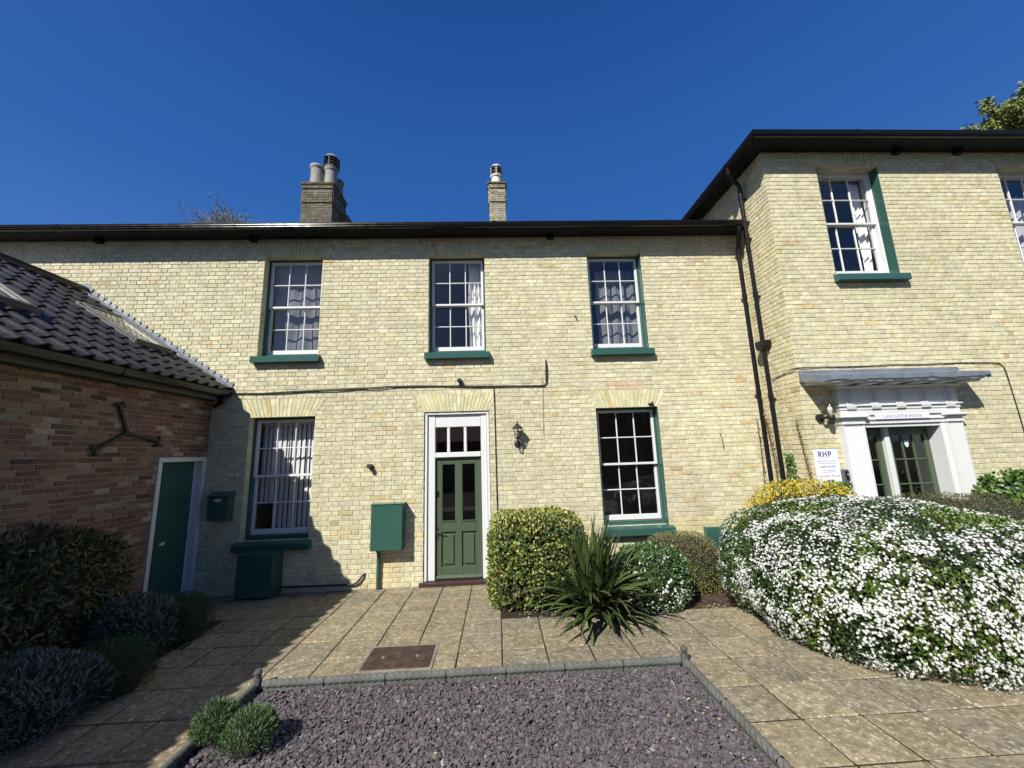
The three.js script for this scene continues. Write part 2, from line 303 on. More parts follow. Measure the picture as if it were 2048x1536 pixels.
const paving = new THREE.Group(); paving.name = 'paving'; scene.add(paving); meta(paving, 'square riven concrete slabs paving the yard and paths', null, null, 'structure');
const shearT = (x, y, z) => V(x, y + gy(z), z);
{
  const xs = []; for (let k = -10; k <= 3; k++) xs.push(k * .45); xs.push(1.755, 2.165, 2.615, 3.065, 3.515, 3.965, 4.415, 4.865, 5.315, 5.765, 6.215, 6.665, 7.115);
  xs.unshift(-4.76); const zs = [.02, .2, .61, 1.02, 1.42, 1.81, 2.215, 2.615, 3.07, 3.505, 3.94, 4.38, 4.83, 5.28, 5.73, 6.18, 6.63, 7.08, 7.53];
  for (let i = 0; i < xs.length - 1; i++) for (let j = 0; j < zs.length - 1; j++) {
    const x0 = xs[i], x1 = xs[i + 1], z0 = zs[j], z1 = zs[j + 1], xm = (x0 + x1) / 2, zm = (z0 + z1) / 2;
    if (xm > -2.25 && xm < 1.75 && zm > 2.615 && zm < 6.6) continue;                     // gravel
    if (xm > 0 && zm < 1.42 || xm > .45 && zm < 1.6 && xm < 1.8 || xm > 3.1 && zm < 2.5) continue;                // flower bed
    if (xm < -3.6 && zm > 1.02 && zm < 7) continue;                                      // bed along the red wall
    const set = xm > 1.7 ? (zm > 2.9 && xm > 2.1 ? 2 : 0) : zm > 1.4 ? 0 : 1, mt = slabMats[set * 4 + Math.floor(rnd() * 4)], h = rr(-.003, .003), t1 = rr(-.003, .003), t2 = rr(-.003, .003), g = .0042, ou = rnd() * 9, ov = rnd() * 9;
    const m = new MB(), T = (x, y, z) => shearT(x, y + h + t1 * (x - xm) * 3 + t2 * (z - zm) * 3, z); m.box(x0 + g, x1 - g, -.05, 0, z0 + g, z1 - g, [1, 1, 1], T, .009);
    for (let q = 0; q < m.t.length; q += 2) { m.t[q] += ou; m.t[q + 1] += ov; }
    part(paving, 'slab', m, mt);
  }
  const bed = new MB().quad(shearT(-4.76, -.0075, .0), shearT(-4.76, -.0075, 7.5), shearT(-2.26, -.0075, 7.5), shearT(-2.26, -.0075, 0)).quad(shearT(-2.26, -.0075, .0), shearT(-2.26, -.0075, 2.6), shearT(1.8, -.0075, 2.6), shearT(1.8, -.0075, 0)).quad(shearT(1.76, -.008, 1.4), shearT(1.76, -.008, 7.5), shearT(7.1, -.008, 7.5), shearT(7.1, -.008, 1.4));
  part(paving, 'joint_sand', bed, std([.10, .09, .07], 1, { map: soil }));
}

// slate chippings
{
  const X0 = -2.17, X1 = 1.69, Z0 = 2.70, Z1 = 6.6;
  const mb = { p: [], n: [], c: [] }, cols = [[.160, .120, .138], [.134, .113, .124], [.118, .108, .112], [.162, .120, .128], [.135, .130, .140], [.105, .098, .105], [.165, .150, .155]];
  const N = 60000;
  for (let i = 0; i < N; i++) {
    const near = rnd() < .82, x = rr(X0, X1), z = near ? rr(Z0, 4.5) : rr(4.5, Z1), L = rr(.0095, .021) * (rnd() < .06 ? 1.35 : 1), W = L * rr(.45, .85), n = 4 + Math.floor(rnd() * 3), yw = rnd() * 6.283, tilt = Math.pow(rnd(), 1.6) * .75, ta = rnd() * 6.283, th = rr(.003, .007);
    const lvl = rnd(), y = gy(z) - .052 + .030 * lvl + .012 * (n3(x * 3, 1, z * 3) - .5), c0 = rnd() < .006 ? [.42, .40, .37] : rnd() < .004 ? [.22, .15, .10] : pick(cols), b = rr(.42, 1.0), c = c0.map((v) => v * b);
    const ct = Math.cos(tilt), st = Math.sin(tilt), ca = Math.cos(ta), sa = Math.sin(ta), up = [st * ca, ct, st * sa];
    const R = (a, h, bb) => { // tilt about the horizontal axis perpendicular to ta
      const al = a * ca + bb * sa, pe = -a * sa + bb * ca, a2 = al * ct + h * st, h2 = -al * st + h * ct; return [x + a2 * ca - pe * sa, y + h2, z + a2 * sa + pe * ca];
    };
    const top = [], bot = []; for (let k = 0; k < n; k++) { const an = yw + (k + rr(-.28, .28)) * 6.283 / n, lx = Math.cos(an - yw) * L, lz = Math.sin(an - yw) * W, px = lx * Math.cos(yw) - lz * Math.sin(yw), pz = lx * Math.sin(yw) + lz * Math.cos(yw); top.push(R(px, th, pz)); bot.push(R(px * 1.06, 0, pz * 1.06)); }
    const push = (a, bq, cc, nn) => { mb.p.push(...a, ...bq, ...cc); for (let q = 0; q < 3; q++) { mb.n.push(...nn); mb.c.push(...c); } };
    for (let k = 1; k < n - 1; k++) push(top[0], top[k + 1], top[k], up);
    for (let k = 0; k < n; k++) { const h = (k + 1) % n, mx = (top[k][0] + top[h][0]) / 2 - x, mz = (top[k][2] + top[h][2]) / 2 - z, l = Math.hypot(mx, mz) || 1, nn = [mx / l, .2, mz / l]; push(top[k], top[h], bot[h], nn); push(top[k], bot[h], bot[k], nn); }
  }
  const g = new THREE.BufferGeometry(); for (const [k, a] of [['position', mb.p], ['normal', mb.n], ['color', mb.c]]) g.setAttribute(k, new THREE.BufferAttribute(new Float32Array(a), 3));
  meta(part(scene, 'slate_chippings', g, new THREE.MeshStandardMaterial({ vertexColors: true, roughness: .78 })), 'purple grey slate chippings filling the edged bed in front', 'gravel', null, 'stuff');
  const s = new MB().quad(shearT(-2.22, -.058, 2.6), shearT(-2.22, -.058, 6.6), shearT(1.74, -.058, 6.6), shearT(1.74, -.058, 2.6)); meta(part(scene, 'gravel_bed', s, std([.05, .045, .048], 1, { map: soil })), 'dark base under the slate chippings', null, null, 'structure');
}
// rope-top edging: each concrete length is a thing
const edgeM = std([.115, .12, .112], .9, { map: grain, bumpMap: bumpG, bumpScale: .006 });
function ropeEdge(ax, az, bx_, bz, label) {
  const L = Math.hypot(bx_ - ax, bz - az), n = 64, m = 16, p = [], idx = [], uv = [], dx = (bx_ - ax) / L, dz = (bz - az) / L, nx = -dz, nz = dx;
  const put = (s, o, y) => { p.push(ax + dx * s + nx * o, gy(az + dz * s) + y, az + dz * s + nz * o); uv.push(s, o + y); };
  for (let i = 0; i <= n; i++) for (let j = 0; j <= m; j++) { const s = .004 + (L - .008) * i / n, th = j / m * 2 * Math.PI, r = .033 * (.84 + .24 * Math.abs(Math.sin(th * 1.5 + s * 55))); put(s, Math.cos(th) * r, .022 + Math.sin(th) * r); }
  for (let i = 0; i < n; i++) for (let j = 0; j < m; j++) { const a = i * (m + 1) + j, b = a + m + 1; idx.push(a, a + 1, b, b, a + 1, b + 1); }
  const g = new THREE.BufferGeometry(); g.setAttribute('position', new THREE.BufferAttribute(new Float32Array(p), 3)); g.setAttribute('uv', new THREE.BufferAttribute(new Float32Array(uv), 2)); g.setIndex(idx); g.computeVertexNormals();
  const o = thing('rope_edging', label, 'edging', [(ax + bx_) / 2, gy((az + bz) / 2), (az + bz) / 2], 'rope edging round the slate bed');
  part(o, 'rope_top', g, edgeM);
  const T = (s, y, d) => V(ax + dx * s + nx * d, gy(az + dz * s) + y, az + dz * s + nz * d);
  part(o, 'upright', new MB().box(.004, L - .004, -.12, .0, -.02, .02, [1, 1, 1], T, .006), edgeM);
  return o;
}
{
  const far = ['at its left corner', 'second from the left corner', 'third from the left corner', 'below the manhole cover', 'below the front door', 'second from the right corner post', 'ending at the right corner post'];
  const W = (1.66 + 2.15) / 7;
  far.forEach((w, i) => ropeEdge(-2.15 + W * i, 2.665, -2.15 + W * (i + 1), 2.665, 'rope-topped edging length, far side of the slate bed, ' + w));
  const ord = ['first', 'second', 'third', 'fourth', 'fifth', 'sixth'];
  for (let i = 0; i < 6; i++) {
    ropeEdge(1.705, 2.72 + i * .6, 1.705, 3.32 + i * .6, 'rope edging on the right side of the slate bed, ' + ord[i] + ' from corner post');
    ropeEdge(-2.2, 2.72 + i * .6, -2.2, 3.32 + i * .6, 'rope edging on the left side of the slate bed, ' + ord[i] + ' from corner post');
  }
  for (const [x, w] of [[-2.2, 'left'], [1.71, 'right']]) {
    const o = thing('edging_post', 'corner post with ball finial at the ' + w + ' far corner of the slate bed', 'post', [x, gy(2.66), 2.66], 'edging corner posts');
    part(o, 'post', lathe([[0, -.12], [.036, -.12], [.036, .06], [.026, .07], [.022, .078], [.03, .083], [.022, .09]], x, gy(2.66), 2.66, 16), edgeM); part(o, 'ball_finial', new THREE.SphereGeometry(.033, 18, 12).scale(1, .92, 1).translate(x, gy(2.66) + .115, 2.66), edgeM);
  }
}
// manhole cover
{
  const rust = tex(256, (u, v) => { const a = fbm(u * 8, v * 8, 8, 5, 19); return [.40 + .34 * (a - .5), .315 + .28 * (a - .5), .27 + .24 * (a - .5)]; }, { size: .5 }), rm = std([.52, .52, .52], .85, { map: rust, metalness: .1 });
  const x0 = -1.36, x1 = -.705, z0 = 2.03, z1 = 2.5, o = thing('manhole_cover', 'rusty brown rectangular manhole cover set in the paving before the door', 'manhole cover', [(x0 + x1) / 2, gy(2.26), 2.26]);
  const T = shearT, f = new MB(); f.box(x0 - .03, x1 + .03, -.02, .007, z0 - .03, z0, [1, 1, 1], T, .003).box(x0 - .03, x1 + .03, -.02, .007, z1, z1 + .03, [1, 1, 1], T, .003).box(x0 - .03, x0, -.02, .0065, z0, z1, [1, 1, 1], T, .003).box(x1, x1 + .03, -.02, .0065, z0, z1, [1, 1, 1], T, .003);
  part(o, 'frame', f, std([.24, .22, .18], .9, { map: grain }));
  part(o, 'plate', bx(x0 + .004, x1 - .004, -.02, .008, z0 + .004, z1 - .004, [1, 1, 1], T, .004), rm);
  const s = new MB(); for (let i = 0; i < 26; i++) for (let j = 0; j < 18; j++) { const cx = x0 + .03 + i * (x1 - x0 - .06) / 25, cz = z0 + .03 + j * (z1 - z0 - .06) / 17, w = (i + j) % 2 ? [.009, .003] : [.003, .009]; s.box(cx - w[0], cx + w[0], .008, .0115, cz - w[1], cz + w[1], [1, 1, 1], T); }
  part(o, 'raised_pattern', s, rm, 'stuff');
  for (const x of [-1.2, -.86]) part(o, 'lifting_key_boss', lathe([[0, .0145], [.014, .0145], [.02, .012], [.022, .008]], x, gy(2.26), 2.26, 16), std([.25, .2, .17], .5, { metalness: .5 }));
}

// ================================================================ MAIN YELLOW BRICK RANGE
const TM = V;
const house = thing('yellow_brick_house', 'two-storey cream brick house with sash windows and a green front door', 'house', [0, 0, 0]);
const upW = [[-4.103, -3.0855], [-1.169, -.154], [1.764, 2.7775]], UY = [3.84, 5.675], LY = [.80, 2.762], lowW = [[-4.129, -3.0635], [1.735, 2.827]], DR = [-1.231, -.128, 0, 2.775];
const roofAt = (x) => 3.25 + .676 * (-4.45 - x);
{
  const holes = [...upW.map(([a, b]) => [a - .006, b + .006, UY[0] - .02, UY[1] + .006]), ...lowW.map(([a, b]) => [a - .006, b + .006, LY[0] - .02, LY[1] + .006]), [DR[0] - .006, DR[1] + .006, -.2, DR[3] + .006]];
  const wall = part(house, 'wall', wallBody(-9.4, 4.755, -.2, 6.04, holes, -.3, -.007, TM), M.mortar);
  const cuts = [...upW.flatMap(([a, b]) => [rectCut(a, b, UY[0] - .02, UY[1]), archCut(a, b, UY[1], 5.965, .13)]), ...lowW.flatMap(([a, b]) => [rectCut(a, b, LY[0] - .02, LY[1]), archCut(a, b, LY[1], 3.075, .16)]), rectCut(DR[0], DR[1], -1, DR[3]), archCut(DR[0], DR[1], DR[3], 3.085, .17),
    (ya, yb, ym) => ym < 5.3 ? [-20, Math.min(-4.78, -4.45 - (ym - 3.02) / .676)] : null];
  const list = layBricks(-9.4, 4.752, -.0, 6.02, cuts);
  const weather = (b) => { const x = (b[0] + b[1]) / 2, y = (b[2] + b[3]) / 2, c = yellow(), n = n3(x * .9, y * .9, 3), w = .90 + .22 * n; let k = [w, w, w]; if (x > 2.6 && n3(x * 1.3, y * .8, 8) > .52) k = [w * .95, w * .915, w * .93]; if (y < .9 && n3(x * 2, y * 2, 6) > .5) k = [w * 1.02, w * .95, w * .82]; if (x > 1.9 && x < 2.6 && y > 3.08 && y < 3.24) k = [w * 1.02, w * .8, w * .82]; return c.map((v, i) => v * k[i]); };
  emitBricks(wall, list, TM, weather, (p) => p.x < -4.7 || (p.x > -.1 && p.y < 1.25));
  const rev = new MB();
  const revs = (a, b, y0, y1, sides) => { for (const s of sides) { let r = 0; for (let y = Math.floor(y0 / CH) * CH; y < y1 - .02; y += CH, r++) { const ya = Math.max(y + JT / 2, y0), yb = Math.min(y + CH - JT / 2, y1); if (yb - ya > .02) brick(rev, s === 'l' ? (q, yy, d) => V(a + d - .002, yy, -q) : (q, yy, d) => V(b - d + .002, yy, -q), .004, .118, ya, yb, yellow()); } } };
  for (const [a, b] of upW) revs(a, b, UY[0] - .02, UY[1], ['l', 'r']); for (const [a, b] of lowW) revs(a, b, LY[0] - .02, LY[1], ['l', 'r']); revs(DR[0], DR[1], 0, DR[3], ['l', 'r']);
  part(wall, 'reveal_brickwork', rev, M.brick, 'stuff');
  for (const [a, b] of upW) flatArch(house, a, b, UY[1] + .002, 5.965, TM, .13, .98, 17);
  for (const [a, b] of lowW) flatArch(house, a, b, LY[1] + .002, 3.075, TM, .16, 1.05, 18);
  flatArch(house, DR[0], DR[1], DR[3] + .002, 3.085, TM, .17, 1.08, 20);

  sashWindow(house, TM, ...upW[0], ...UY); sashWindow(house, TM, ...upW[1], ...UY, { casing: M.green }); sashWindow(house, TM, ...upW[2], ...UY, { reveals: ['right'], casing: M.green });
  sashWindow(house, TM, ...lowW[0], ...LY, { casing: M.green, sillMat: M.green, sill: .11, ear: .06 }); sashWindow(house, TM, ...lowW[1], ...LY, { reveals: ['right'], casing: M.green, sill: .11, ear: .06 });

  // the shell that makes the rooms dark
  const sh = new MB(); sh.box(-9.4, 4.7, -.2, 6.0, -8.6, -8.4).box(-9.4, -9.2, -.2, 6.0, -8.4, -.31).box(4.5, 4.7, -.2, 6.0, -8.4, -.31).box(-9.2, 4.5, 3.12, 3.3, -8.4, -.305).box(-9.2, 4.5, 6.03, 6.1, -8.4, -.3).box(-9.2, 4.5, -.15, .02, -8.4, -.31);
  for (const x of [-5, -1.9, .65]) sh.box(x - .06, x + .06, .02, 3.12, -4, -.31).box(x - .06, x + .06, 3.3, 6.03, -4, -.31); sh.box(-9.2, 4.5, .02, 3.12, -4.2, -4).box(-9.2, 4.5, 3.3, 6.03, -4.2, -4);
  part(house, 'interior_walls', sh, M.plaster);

  // roof, soffit, fascia, gutter
  const rp = [[.34, 6.1], [-4.5, 8.62], [-9.2, 6.1], [-9.2, 6.02], [-4.5, 8.5], [.3, 6.045]];
  part(house, 'roof', new MB().prism(rp, -9.6, 5.6, [1, 1, 1], (z, y, x) => V(x, y, z)), M.roofSlate);
  part(house, 'soffit', bx(-9.6, 4.72, 6.022, 6.04, -.006, .282), M.black); part(house, 'fascia', bx(-9.6, 4.70, 6.012, 6.10, .283, .3), M.black);
  const gp = [[.302, 6.018], [.335, 6.006], [.366, 6.014], [.384, 6.034], [.3825, 6.046], [.392, 6.05], [.398, 6.064], [.3965, 6.074], [.404, 6.08], [.404, 6.094], [.396, 6.096], [.39, 6.084], [.31, 6.075]];
  part(house, 'gutter', new MB().prism(gp, -9.6, 4.58, [1, 1, 1], (z, y, x) => V(x, y, z)), M.black);
  const big = gp.map(([z, y]) => [.35 + (z - .35) * 1.1, 6.05 + (y - 6.05) * 1.12]);
  for (const x of [-7.35, -4.47, .05, 3.2]) part(house, 'gutter_union', new MB().prism(big, x - .035, x + .035, [1, 1, 1], (z, y, e) => V(e, y, z)), M.black);
  for (const x of [-7.0, -4.32, 1.09]) part(house, 'eaves_block', bx(x - .06, x + .06, 5.955, 6.021, .003, .09, [1, 1, 1], V, .004), M.black);
}
// chimneys
function stack(parent, x0, x1, z0, z1, y0, y1, dark, lichen) {
  const g = sub(parent, 'chimney', [(x0 + x1) / 2, y0, (z0 + z1) / 2]), mb = new MB(), c = () => { const q = yellow(), k = rr(.5, .95) * dark; return [q[0] * k * .95, q[1] * k * .95, q[2] * k * 1.0]; };
  part(g, 'core', bx(x0 + .008, x1 - .008, y0, y1, z0 + .008, z1 - .008), std([.22, .20, .15], .97, { map: grain }));
  const faces = [[x0, x1, (s, y, d) => V(s, y, z1 + d)], [z0, z1, (s, y, d) => V(x1 + d, y, s)], [z0, z1, (s, y, d) => V(x0 - d, y, s)], [x0, x1, (s, y, d) => V(s, y, z0 - d)]];
  for (const [a, b, T] of faces) for (const q of layBricks(a, b, y0, y1, [])) { const top = y1 - q[2]; brick(mb, T, ...q, c(), top < .55 && top > .24 || top < .12 ? .03 : 0); }
  part(g, 'brickwork', mb, M.brick, 'stuff');
  const lich = tex(256, (u, v) => { const a = fbm(u * 9, v * 9, 9, 5, 7 + lichen); return a > .56 ? [.62, .44, .14] : [.40 + .4 * (a - .5), .38 + .4 * (a - .5), .31 + .3 * (a - .5)]; }, { size: .5 });
  part(g, 'cap', bx(x0 - .05, x1 + .05, y1, y1 + .11, z0 - .05, z1 + .05, [1, 1, 1], V, .03), std([.62, .62, .6], .95, { map: lich, bumpMap: bumpG, bumpScale: .02 }));
  return g;
}
const potC = std([.30, .30, .27], .85, { map: grain }), potW = std([.72, .70, .66], .7, { map: grain });
function pot(g, x, y, z, r, h, m) { part(g, 'pot', lathe([[r * 1.12, 0], [r * 1.05, h * .12], [r * .94, h * .8], [r * 1.0, h * .86], [r * 1.14, h * .9], [r * 1.16, h], [r * .9, h], [r * .82, h * .6]], x, y, z, 24), m); }
function cowl(g, x, y, z, r, h, m) {
  part(g, 'cowl', lathe([[r * .9, 0], [r * 1.12, .02], [r * 1.12, .05], [r * .7, .055]], x, y, z, 24), m);
  for (let k = 0; k < 4; k++) part(g, 'cowl_ring', new THREE.CylinderGeometry(r * 1.02, r * 1.2, h * .085, 24, 1, true).translate(x, y + .09 + k * h * .25, z), m);
  for (let k = 0; k < 5; k++) { const a = k * 1.2566 + .3; part(g, 'cowl_bar', rod([x + Math.cos(a) * r * 1.05, y + .03, z + Math.sin(a) * r * 1.05], [x + Math.cos(a) * r * 1.05, y + h + .02, z + Math.sin(a) * r * 1.05], .016, 6), m); }
  part(g, 'cowl_core', new THREE.CylinderGeometry(r * .72, r * .72, h, 16).translate(x, y + h / 2, z), M.dark);
  part(g, 'cowl_dome', new THREE.SphereGeometry(r * 1.05, 24, 10, 0, 6.284, 0, 1.57).scale(1, .8, 1).translate(x, y + h, z), m);
}
{
  const g = stack(house, -5.41, -4.55, -4.42, -3.5, 7.6, 9.80, .36, 1);
  part(g, 'shoulder', bx(-4.60, -4.34, 7.6, 9.30, -4.6, -4.1, [1, 1, 1], V, .03), std([.15, .135, .10], .97, { map: grain }));
  pot(g, -5.12, 9.9, -3.72, .185, .66, potC); pot(g, -4.72, 9.9, -3.72, .17, .58, std([.30, .31, .30], .8, { map: grain })); pot(g, -4.74, 9.9, -4.22, .17, .56, std([.28, .26, .22], .85, { map: grain })); pot(g, -5.15, 9.9, -4.22, .17, .45, potC);
  cowl(g, -4.72, 10.46, -3.72, .185, .36, std([.22, .22, .21], .7, { map: grain }));
  const h = stack(house, -.055, .42, -4.0, -3.5, 7.6, 9.80, .85, 4); pot(h, .175, 9.9, -3.74, .155, .34, potW); cowl(h, .175, 10.20, -3.74, .155, .32, potW);
}
// front door
{
  const g = sub(house, 'front_door', [-.68, .07, 0]), B = (...a) => bx(...a.slice(0, 6), [1, 1, 1], V, a[6] ?? .004), [x0, x1, , yt] = DR;
  part(g, 'threshold', B(x0 - .06, x1 + .06, -.03, .062, -.3, .05, .008), std([.055, .022, .022], .6, { map: fine }));
  for (const [a, b] of [[x0 + .006, x0 + .05], [x1 - .05, x1 - .006]]) part(g, 'outer_jamb', B(a, b, .064, yt - .05, -.09, -.025), M.white);
  part(g, 'outer_head', B(x0 + .006, x1 - .006, yt - .048, yt - .004, -.09, -.022), M.white);
  for (const [a, b] of [[x0 + .055, x0 + .175], [x1 - .15, x1 - .055]]) part(g, 'jamb', B(a, b, .064, yt - .055, -.18, -.055), M.white);
  part(g, 'fascia_panel', B(x0 + .178, x1 - .153, 2.515, yt - .055, -.16, -.065), M.white); part(g, 'transom_rail', B(x0 + .178, x1 - .153, 2.0, 2.085, -.18, -.05, .008), M.white);
  for (const x of [-.83, -.545]) part(g, 'transom_bar', B(x - .024, x + .024, 2.088, 2.512, -.15, -.07, .006), M.white);
  for (const [a, b] of [[-1.054, -.854], [-.806, -.569], [-.521, -.281]]) part(g, 'transom_pane', new MB().quad(V(a, 2.08, -.11), V(b, 2.08, -.111), V(b, 2.52, -.113), V(a, 2.52, -.112)), M.glass);
  const L = -1.05, R = -.284, z = -.15, zf = -.105, bot = .075, top = 1.995; // leaf
  const lf = sub(house, 'door_leaf', [-.68, .07, -.12]);
  const st = [[L, L + .095], [-.715, -.62], [R - .095, R]];
  for (const [a, b] of st) part(lf, 'stile', B(a, b, bot, top, z, zf), M.sage);
  for (const [a, b] of [[L + .095, -.715], [-.62, R - .095]]) {
    part(lf, 'rail', B(a, b, bot, .25, z, zf - .001), M.sage); part(lf, 'rail', B(a, b, .79, .955, z, zf - .001), M.sage); part(lf, 'rail', B(a, b, 1.9, top, z, zf - .001), M.sage);
    part(lf, 'panel', B(a, b, .25, .79, z, zf - .03), M.sage); part(lf, 'raised_panel', B(a + .035, b - .035, .285, .755, zf - .03, zf - .006, .016), M.sage);
    part(lf, 'glass_pane', new MB().quad(V(a, .955, zf - .025), V(b, .955, zf - .0252), V(b, 1.9, zf - .0247), V(a, 1.9, zf - .025)), M.glass);
    part(lf, 'glazing_bead', new MB().box(a, a + .014, .969, 1.886, zf - .02, zf - .004).box(b - .014, b, .969, 1.886, zf - .02, zf - .004).box(a, b, .955, .969, zf - .02, zf + .012).box(a, b, 1.886, 1.9, zf - .02, zf - .004), M.sage);
  }
  part(lf, 'weather_bar', new MB().prism([[zf, .08], [zf + .035, .08], [zf + .035, .095], [zf, .125]], L + .01, R - .01, [1, 1, 1], (zz, y, x) => V(x, y, zz)), M.sage);
  part(lf, 'lock', B(L + .018, L + .052, 1.36, 1.45, zf, zf + .014), M.black);
  part(lf, 'handle', merge([bx(L + .015, L + .048, .68, .88, zf, zf + .008, [1, 1, 1], V, .003).geo(), rod([L + .03, .80, zf], [L + .03, .80, zf + .05], .009), tube([[L + .03, .80, zf + .05], [L + .07, .802, zf + .052], [L + .12, .79, zf + .05], [L + .155, .775, zf + .045]], .008, 12)]), std([.10, .09, .075], .35, { metalness: .7 }));
}

// ================================================================ PROJECTING WING
const ZW = .84, TW = (s, y, d) => V(s, y, ZW + d), TS = (s, y, d) => V(4.755 - d, y, s);
const wing = thing('brick_wing', 'taller cream brick wing at the right with a white columned doorway', 'house', [8, 0, .84]);
const wW = [[5.705, 6.825], [9.06, 10.18]], WY = [4.80, 6.812], PD = [5.60, 6.93, -.2, 2.30];
{
  const holes = [...wW.map(([a, b]) => [a - .006, b + .006, WY[0] - .02, WY[1] + .006]), [PD[0], PD[1], -.2, PD[3]]];
  const wall = part(wing, 'wall', wallBody(4.763, 12, -.2, 7.12, holes, -.3, -.007, TW), M.mortar);
  const cuts = [...wW.flatMap(([a, b]) => [rectCut(a, b, WY[0] - .02, WY[1]), archCut(a, b, WY[1], 7.11, .13)]), rectCut(PD[0] - .2, PD[1] + .15, -1, 2.95)];
  const tone = (b) => { const c = yellow(), x = (b[0] + b[1]) / 2, y = (b[2] + b[3]) / 2, n = n3(x * .9, y * .9, 23), w = .90 + .2 * n; return [c[0] * w, c[1] * w * 1.0, c[2] * w * .98]; };
  emitBricks(wall, layBricks(4.757, 12, 0, 7.10, cuts), TW, tone, (p) => p.y < 1.35);
  const side = part(wing, 'side_wall', wallBody(-8.2, .832, -.2, 7.12, [], -.3, -.007, TS), M.mortar);
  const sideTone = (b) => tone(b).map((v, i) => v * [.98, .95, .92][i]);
  emitBricks(side, layBricks(-6, .838, 0, 7.10, [(ya, yb, ym) => ym < 5.9 ? [-20, .002] : [-20, -3.5]]), TS, sideTone, (p) => p.y < 1.35 || p.y < 6.05 && p.y > 5.9, 120);
  const rev = new MB();
  for (const [a, b] of wW) for (const s of ['l']) for (let y = Math.floor(WY[0] / CH) * CH; y < WY[1] - .02; y += CH) brick(rev, (q, yy, d) => V(a + d - .002, yy, ZW - q), .004, .118, Math.max(y + JT / 2, WY[0] - .02), Math.min(y + CH - JT / 2, WY[1]), yellow());
  part(wall, 'reveal_brickwork', rev, M.brick, 'stuff');
  for (const [a, b] of wW) { flatArch(wing, a, b, WY[1] + .002, 7.098, TW, .13, .98, 17); sashWindow(wing, TW, a, b, ...WY, { depth: .17, reveals: ['right', 'left'], casing: M.white, frameMat: M.white, gap: .025 }); }
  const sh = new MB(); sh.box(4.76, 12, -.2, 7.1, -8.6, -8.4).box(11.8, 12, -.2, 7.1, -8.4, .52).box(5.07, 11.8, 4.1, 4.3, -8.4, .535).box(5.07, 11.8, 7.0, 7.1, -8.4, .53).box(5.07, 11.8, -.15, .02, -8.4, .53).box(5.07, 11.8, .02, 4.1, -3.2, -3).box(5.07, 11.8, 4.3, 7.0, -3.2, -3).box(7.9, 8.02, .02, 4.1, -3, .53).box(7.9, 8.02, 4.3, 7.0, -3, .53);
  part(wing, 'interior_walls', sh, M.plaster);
  // eaves: front and left return
  part(wing, 'soffit', new MB().box(4.475, 12.4, 7.102, 7.12, ZW - .006, ZW + .282).box(4.475, 4.763, 7.102, 7.12, -8.4, ZW - .007), M.black);
  part(wing, 'fascia', new MB().box(4.456, 12.4, 7.092, 7.18, ZW + .283, ZW + .3).box(4.456, 4.474, 7.092, 7.18, -8.4, ZW + .282), M.black);
  const gp = [[.302, -.004], [.335, -.016], [.366, -.008], [.384, .014], [.3825, .028], [.392, .033], [.398, .049], [.3965, .06], [.404, .068], [.404, .084], [.396, .088], [.39, .076], [.31, .07]];
  part(wing, 'gutter', new MB().prism(gp, 4.755 - .404, 12.4, [1, 1, 1], (d, y, x) => { const e = x < 5 ? 4.755 - d : x; return V(e, 7.1 + y, ZW + d); }), M.black);
  part(wing, 'gutter', new MB().prism(gp, -8.4, ZW + .404, [1, 1, 1], (d, y, z) => { const e = z > 0 ? ZW + d : z; return V(4.755 - d - .0004, 7.1 + y, e); }), M.black);
  const big = gp.map(([z, y]) => [.35 + (z - .35) * 1.1, .03 + (y - .03) * 1.12]);
  for (const x of [6.15, 9.0]) part(wing, 'gutter_union', new MB().prism(big, x - .035, x + .035, [1, 1, 1], (d, y, e) => V(e, 7.1 + y, ZW + d)), M.black);
  for (const z of [.43, -2.2]) part(wing, 'gutter_union', new MB().prism(big, z - .04, z + .04, [1, 1, 1], (d, y, e) => V(4.755 - d, 7.1 + y, e)), M.black);
  for (const x of [7.2, 8.35]) part(wing, 'eaves_block', bx(x - .06, x + .06, 7.03, 7.101, ZW + .003, ZW + .09, [1, 1, 1], V, .004), M.black);
  const r = new MB(), e0 = 4.40, e1 = 12.3, zf = 1.18, zb = -8.4, ry = 7.16, rt = 8.9; r.quad(V(e0, ry, zf), V(e1, ry, zf), V(e1, rt, -3.6), V(8.2, rt, -3.6)).quad(V(e0, ry, zb), V(e0, ry, zf), V(8.2, rt, -3.6), V(8.2, rt, -3.6)).quad(V(e1, ry, zb), V(e0, ry, zb), V(8.2, rt, -3.6), V(e1, rt, -3.6)).quad(V(e1, ry, zf), V(e1, ry, zb), V(e1, rt, -3.6), V(e1, rt, -3.6)).quad(V(e0, ry - .01, zb), V(e1, ry - .01, zb), V(e1, ry - .01, zf), V(e0, ry - .01, zf));
  part(wing, 'roof', r, M.roofSlate);
}
